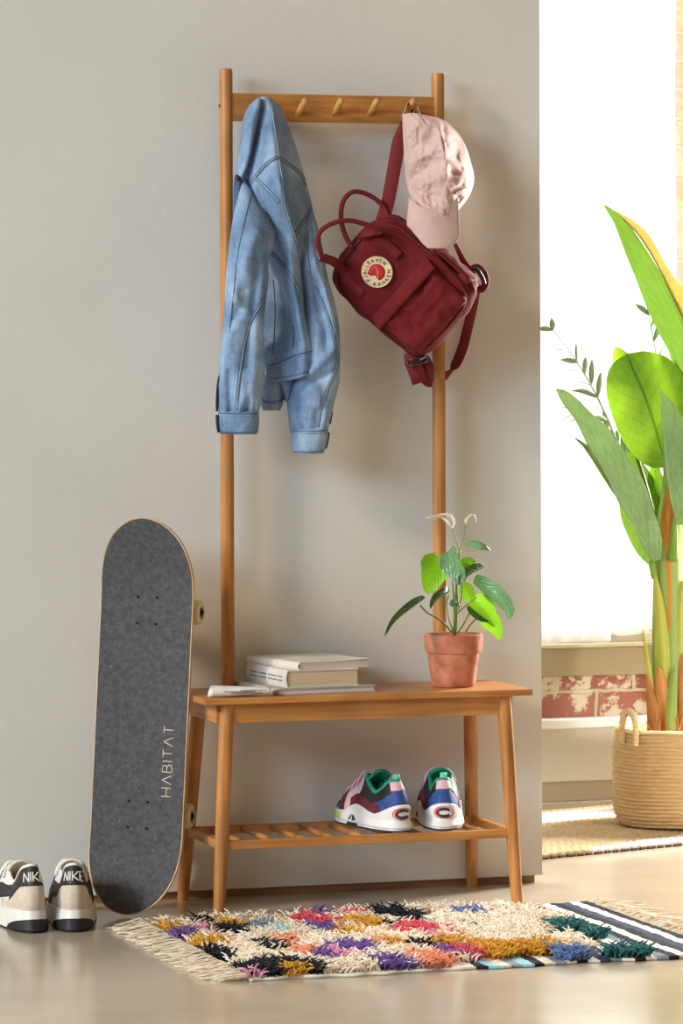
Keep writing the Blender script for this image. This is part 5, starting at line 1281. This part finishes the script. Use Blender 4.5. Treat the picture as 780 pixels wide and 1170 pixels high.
# ================================================================ CAP
m_cap = noisy('dusty pink cotton', (204, 172, 166), (218, 188, 182), 40, .85, .35, 300, sheen=.2); m_capin = noisy('pink stitching', (206, 168, 160), (220, 186, 178), 60, .85)
cap = thing('cap', 'dusty pink baseball cap hanging by its strap beside the right pole', 'cap', PEGX[4][1])
before = set(bpy.data.objects)
ck = [rw((130, 130, 129, 129, 130, 131), (459.5, 463, 468, 473, 478, 482), (-.062, -.078, -.084, -.084, -.076, -.062)),
      rw((138, 137, 134, 133, 134, 135), (459.5, 465, 474, 484, 495, 502), (-.060, -.084, -.094, -.098, -.088, -.062)),
      rw((152, 151, 148, 146, 146, 146), (460, 467, 480, 498, 510, 518), (-.058, -.090, -.108, -.118, -.096, -.058)),
      rw((172, 171, 168, 166, 165, 165), (461, 470, 486, 506, 520, 531), (-.056, -.096, -.118, -.132, -.104, -.056)),
      rw((192, 191, 190, 188, 187, 186), (462, 473, 489, 509, 526, 538), (-.056, -.098, -.122, -.138, -.106, -.055)),
      rw((208, 209, 210, 209, 206, 203), (464, 476, 491, 511, 530, 541.5), (-.058, -.100, -.126, -.140, -.110, -.058)),
      rw((220, 225, 229, 228, 224, 218), (467, 479, 493, 511, 528, 538.5), (-.066, -.106, -.130, -.142, -.112, -.066)),
      rw((230, 238, 245, 246, 240, 230), (472, 482, 495, 510, 523, 532), (-.085, -.116, -.134, -.142, -.118, -.085)),
      rw((236, 243, 250, 251, 245, 236), (476, 485, 496, 508, 518, 526), (-.10, -.118, -.130, -.134, -.118, -.10))]
def cdisp(u, v):
    d = 0
    for (x0, y0, x1, y1, w, a) in ((474, 170, 490, 160, 8, -.013), (466, 150, 478, 140, 5, .005), (492, 140, 480, 168, 5, .005), (470, 204, 492, 188, 7, -.013), (468, 186, 492, 176, 3, .006), (470, 217, 500, 225, 4, -.008), (500, 138, 509, 190, 3.5, .009), (509, 190, 512, 208, 4, .008), (518, 198, 513, 205, 6, -.012), (524, 162, 520, 176, 7, -.012), (514, 186, 535, 192, 3, .008), (516, 196, 538, 203, 3, -.006), (480, 232, 506, 243, 3, .006), (512, 150, 530, 160, 3, .006), (484, 210, 500, 206, 4, .006), (528, 212, 516, 219, 3, -.006)):
        tx, ty = x1-x0, y1-y0; L2 = tx*tx+ty*ty; t = max(0, min(1, ((u-x0)*tx+(v-y0)*ty)/L2)); dd = sqrt((u-x0-tx*t)**2+(v-y0-ty*t)**2); d += a*math.exp(-(dd/w)**2)
    d += .009*nz((u*.055, v*.05, 0), 1, 33)
    n_ = nz((u*.14, v*.12, 4), 1, 35); d += .0045*(.3-abs(n_)*1.6)
    return d
cm = MB().loft(relief(ck, 70, 80, .016, .0015, 40, (30, 30, 30), cdisp)); co = fix_normals(cm.build('crown', m_cap, cap)); bvc = bvh_of([cm])
seam(bvc, [(482, 134), (496, 142), (506, 160), (509, 185), (511, 205), (515, 222)], .0022, m_capin, co, 'seam'); seam(bvc, [(470, 212), (480, 226), (495, 240), (507, 244), (520, 236), (531, 224)], .0024, m_capin, co, 'seam')
seam(bvc, [(515, 222), (521, 219), (528, 216), (533, 214)], .0018, noisy('dark eyelet', (100, 70, 66), (124, 92, 86), 60, .7), co, 'seam')
for u, v in ((520, 221), (526, 224)):
    P_, N_ = drape(bvc, [(u, v), (u+.5, v)], 3, .001)
    if P_: MB().tube([P_[0], P_[0]+N_[0]*.0015], .003, 10).build('eyelet', bpy.data.materials['dark eyelet'], co)
# visor: stiff curved sheet hanging down
P = []
for i in range(30):
    t = i/29; row = []
    for j in range(36):
        a = 2*j/35-1
        wv = 1-max(0, (t-.80)/.20)**2.4*.14
        u = lerp(468, 465.5, min(1, t*2))+(a+1)/2*(lerp(522, 525, t)-lerp(468, 465.5, min(1, t*2))); uc = 496; u = uc+(u-uc)*wv
        bottom = 283-9*max(0, abs(a)-.62)**1.4*3.2; top = 226+14*(1-a*a)
        v = lerp(top, bottom, t)
        bow = .024*(1-abs(a-.35)**2.2*.75)
        row.append(aty(u, v, -.118-.004*t-bow))
    P.append(row)
MB().sheet(P, .0028).build('visor', m_cap, cap)
vr = [P[i][0] for i in range(30)]+P[-1][1:]+[P[i][-1] for i in range(28, -1, -1)]
MB().tube(vr, .0018, 8).build('visor_edge', m_capin, cap)
MB().strip(spline([aty(459, 133, -.062), aty(463, 125, -.05), pk+V((-.005, -.008, .0115)), pk+V((.004, -.008, .0145)), pk+V((.013, -.009, .006)), aty(482, 135, -.05), aty(490, 141, -.058)], 40), F_, .010, .0018).build('back_strap', m_cap, cap)
MB().tube([aty(469+4.2*cos(x), 126+5*sin(x), -.052) for x in [2*pi*k/24 for k in range(24)]], .0010, 8, closed=True).build('strap_buckle', noisy('brass buckle', (190, 150, 84), (214, 176, 110), 60, .3, metal=.9), cap)
settle(cap, before)
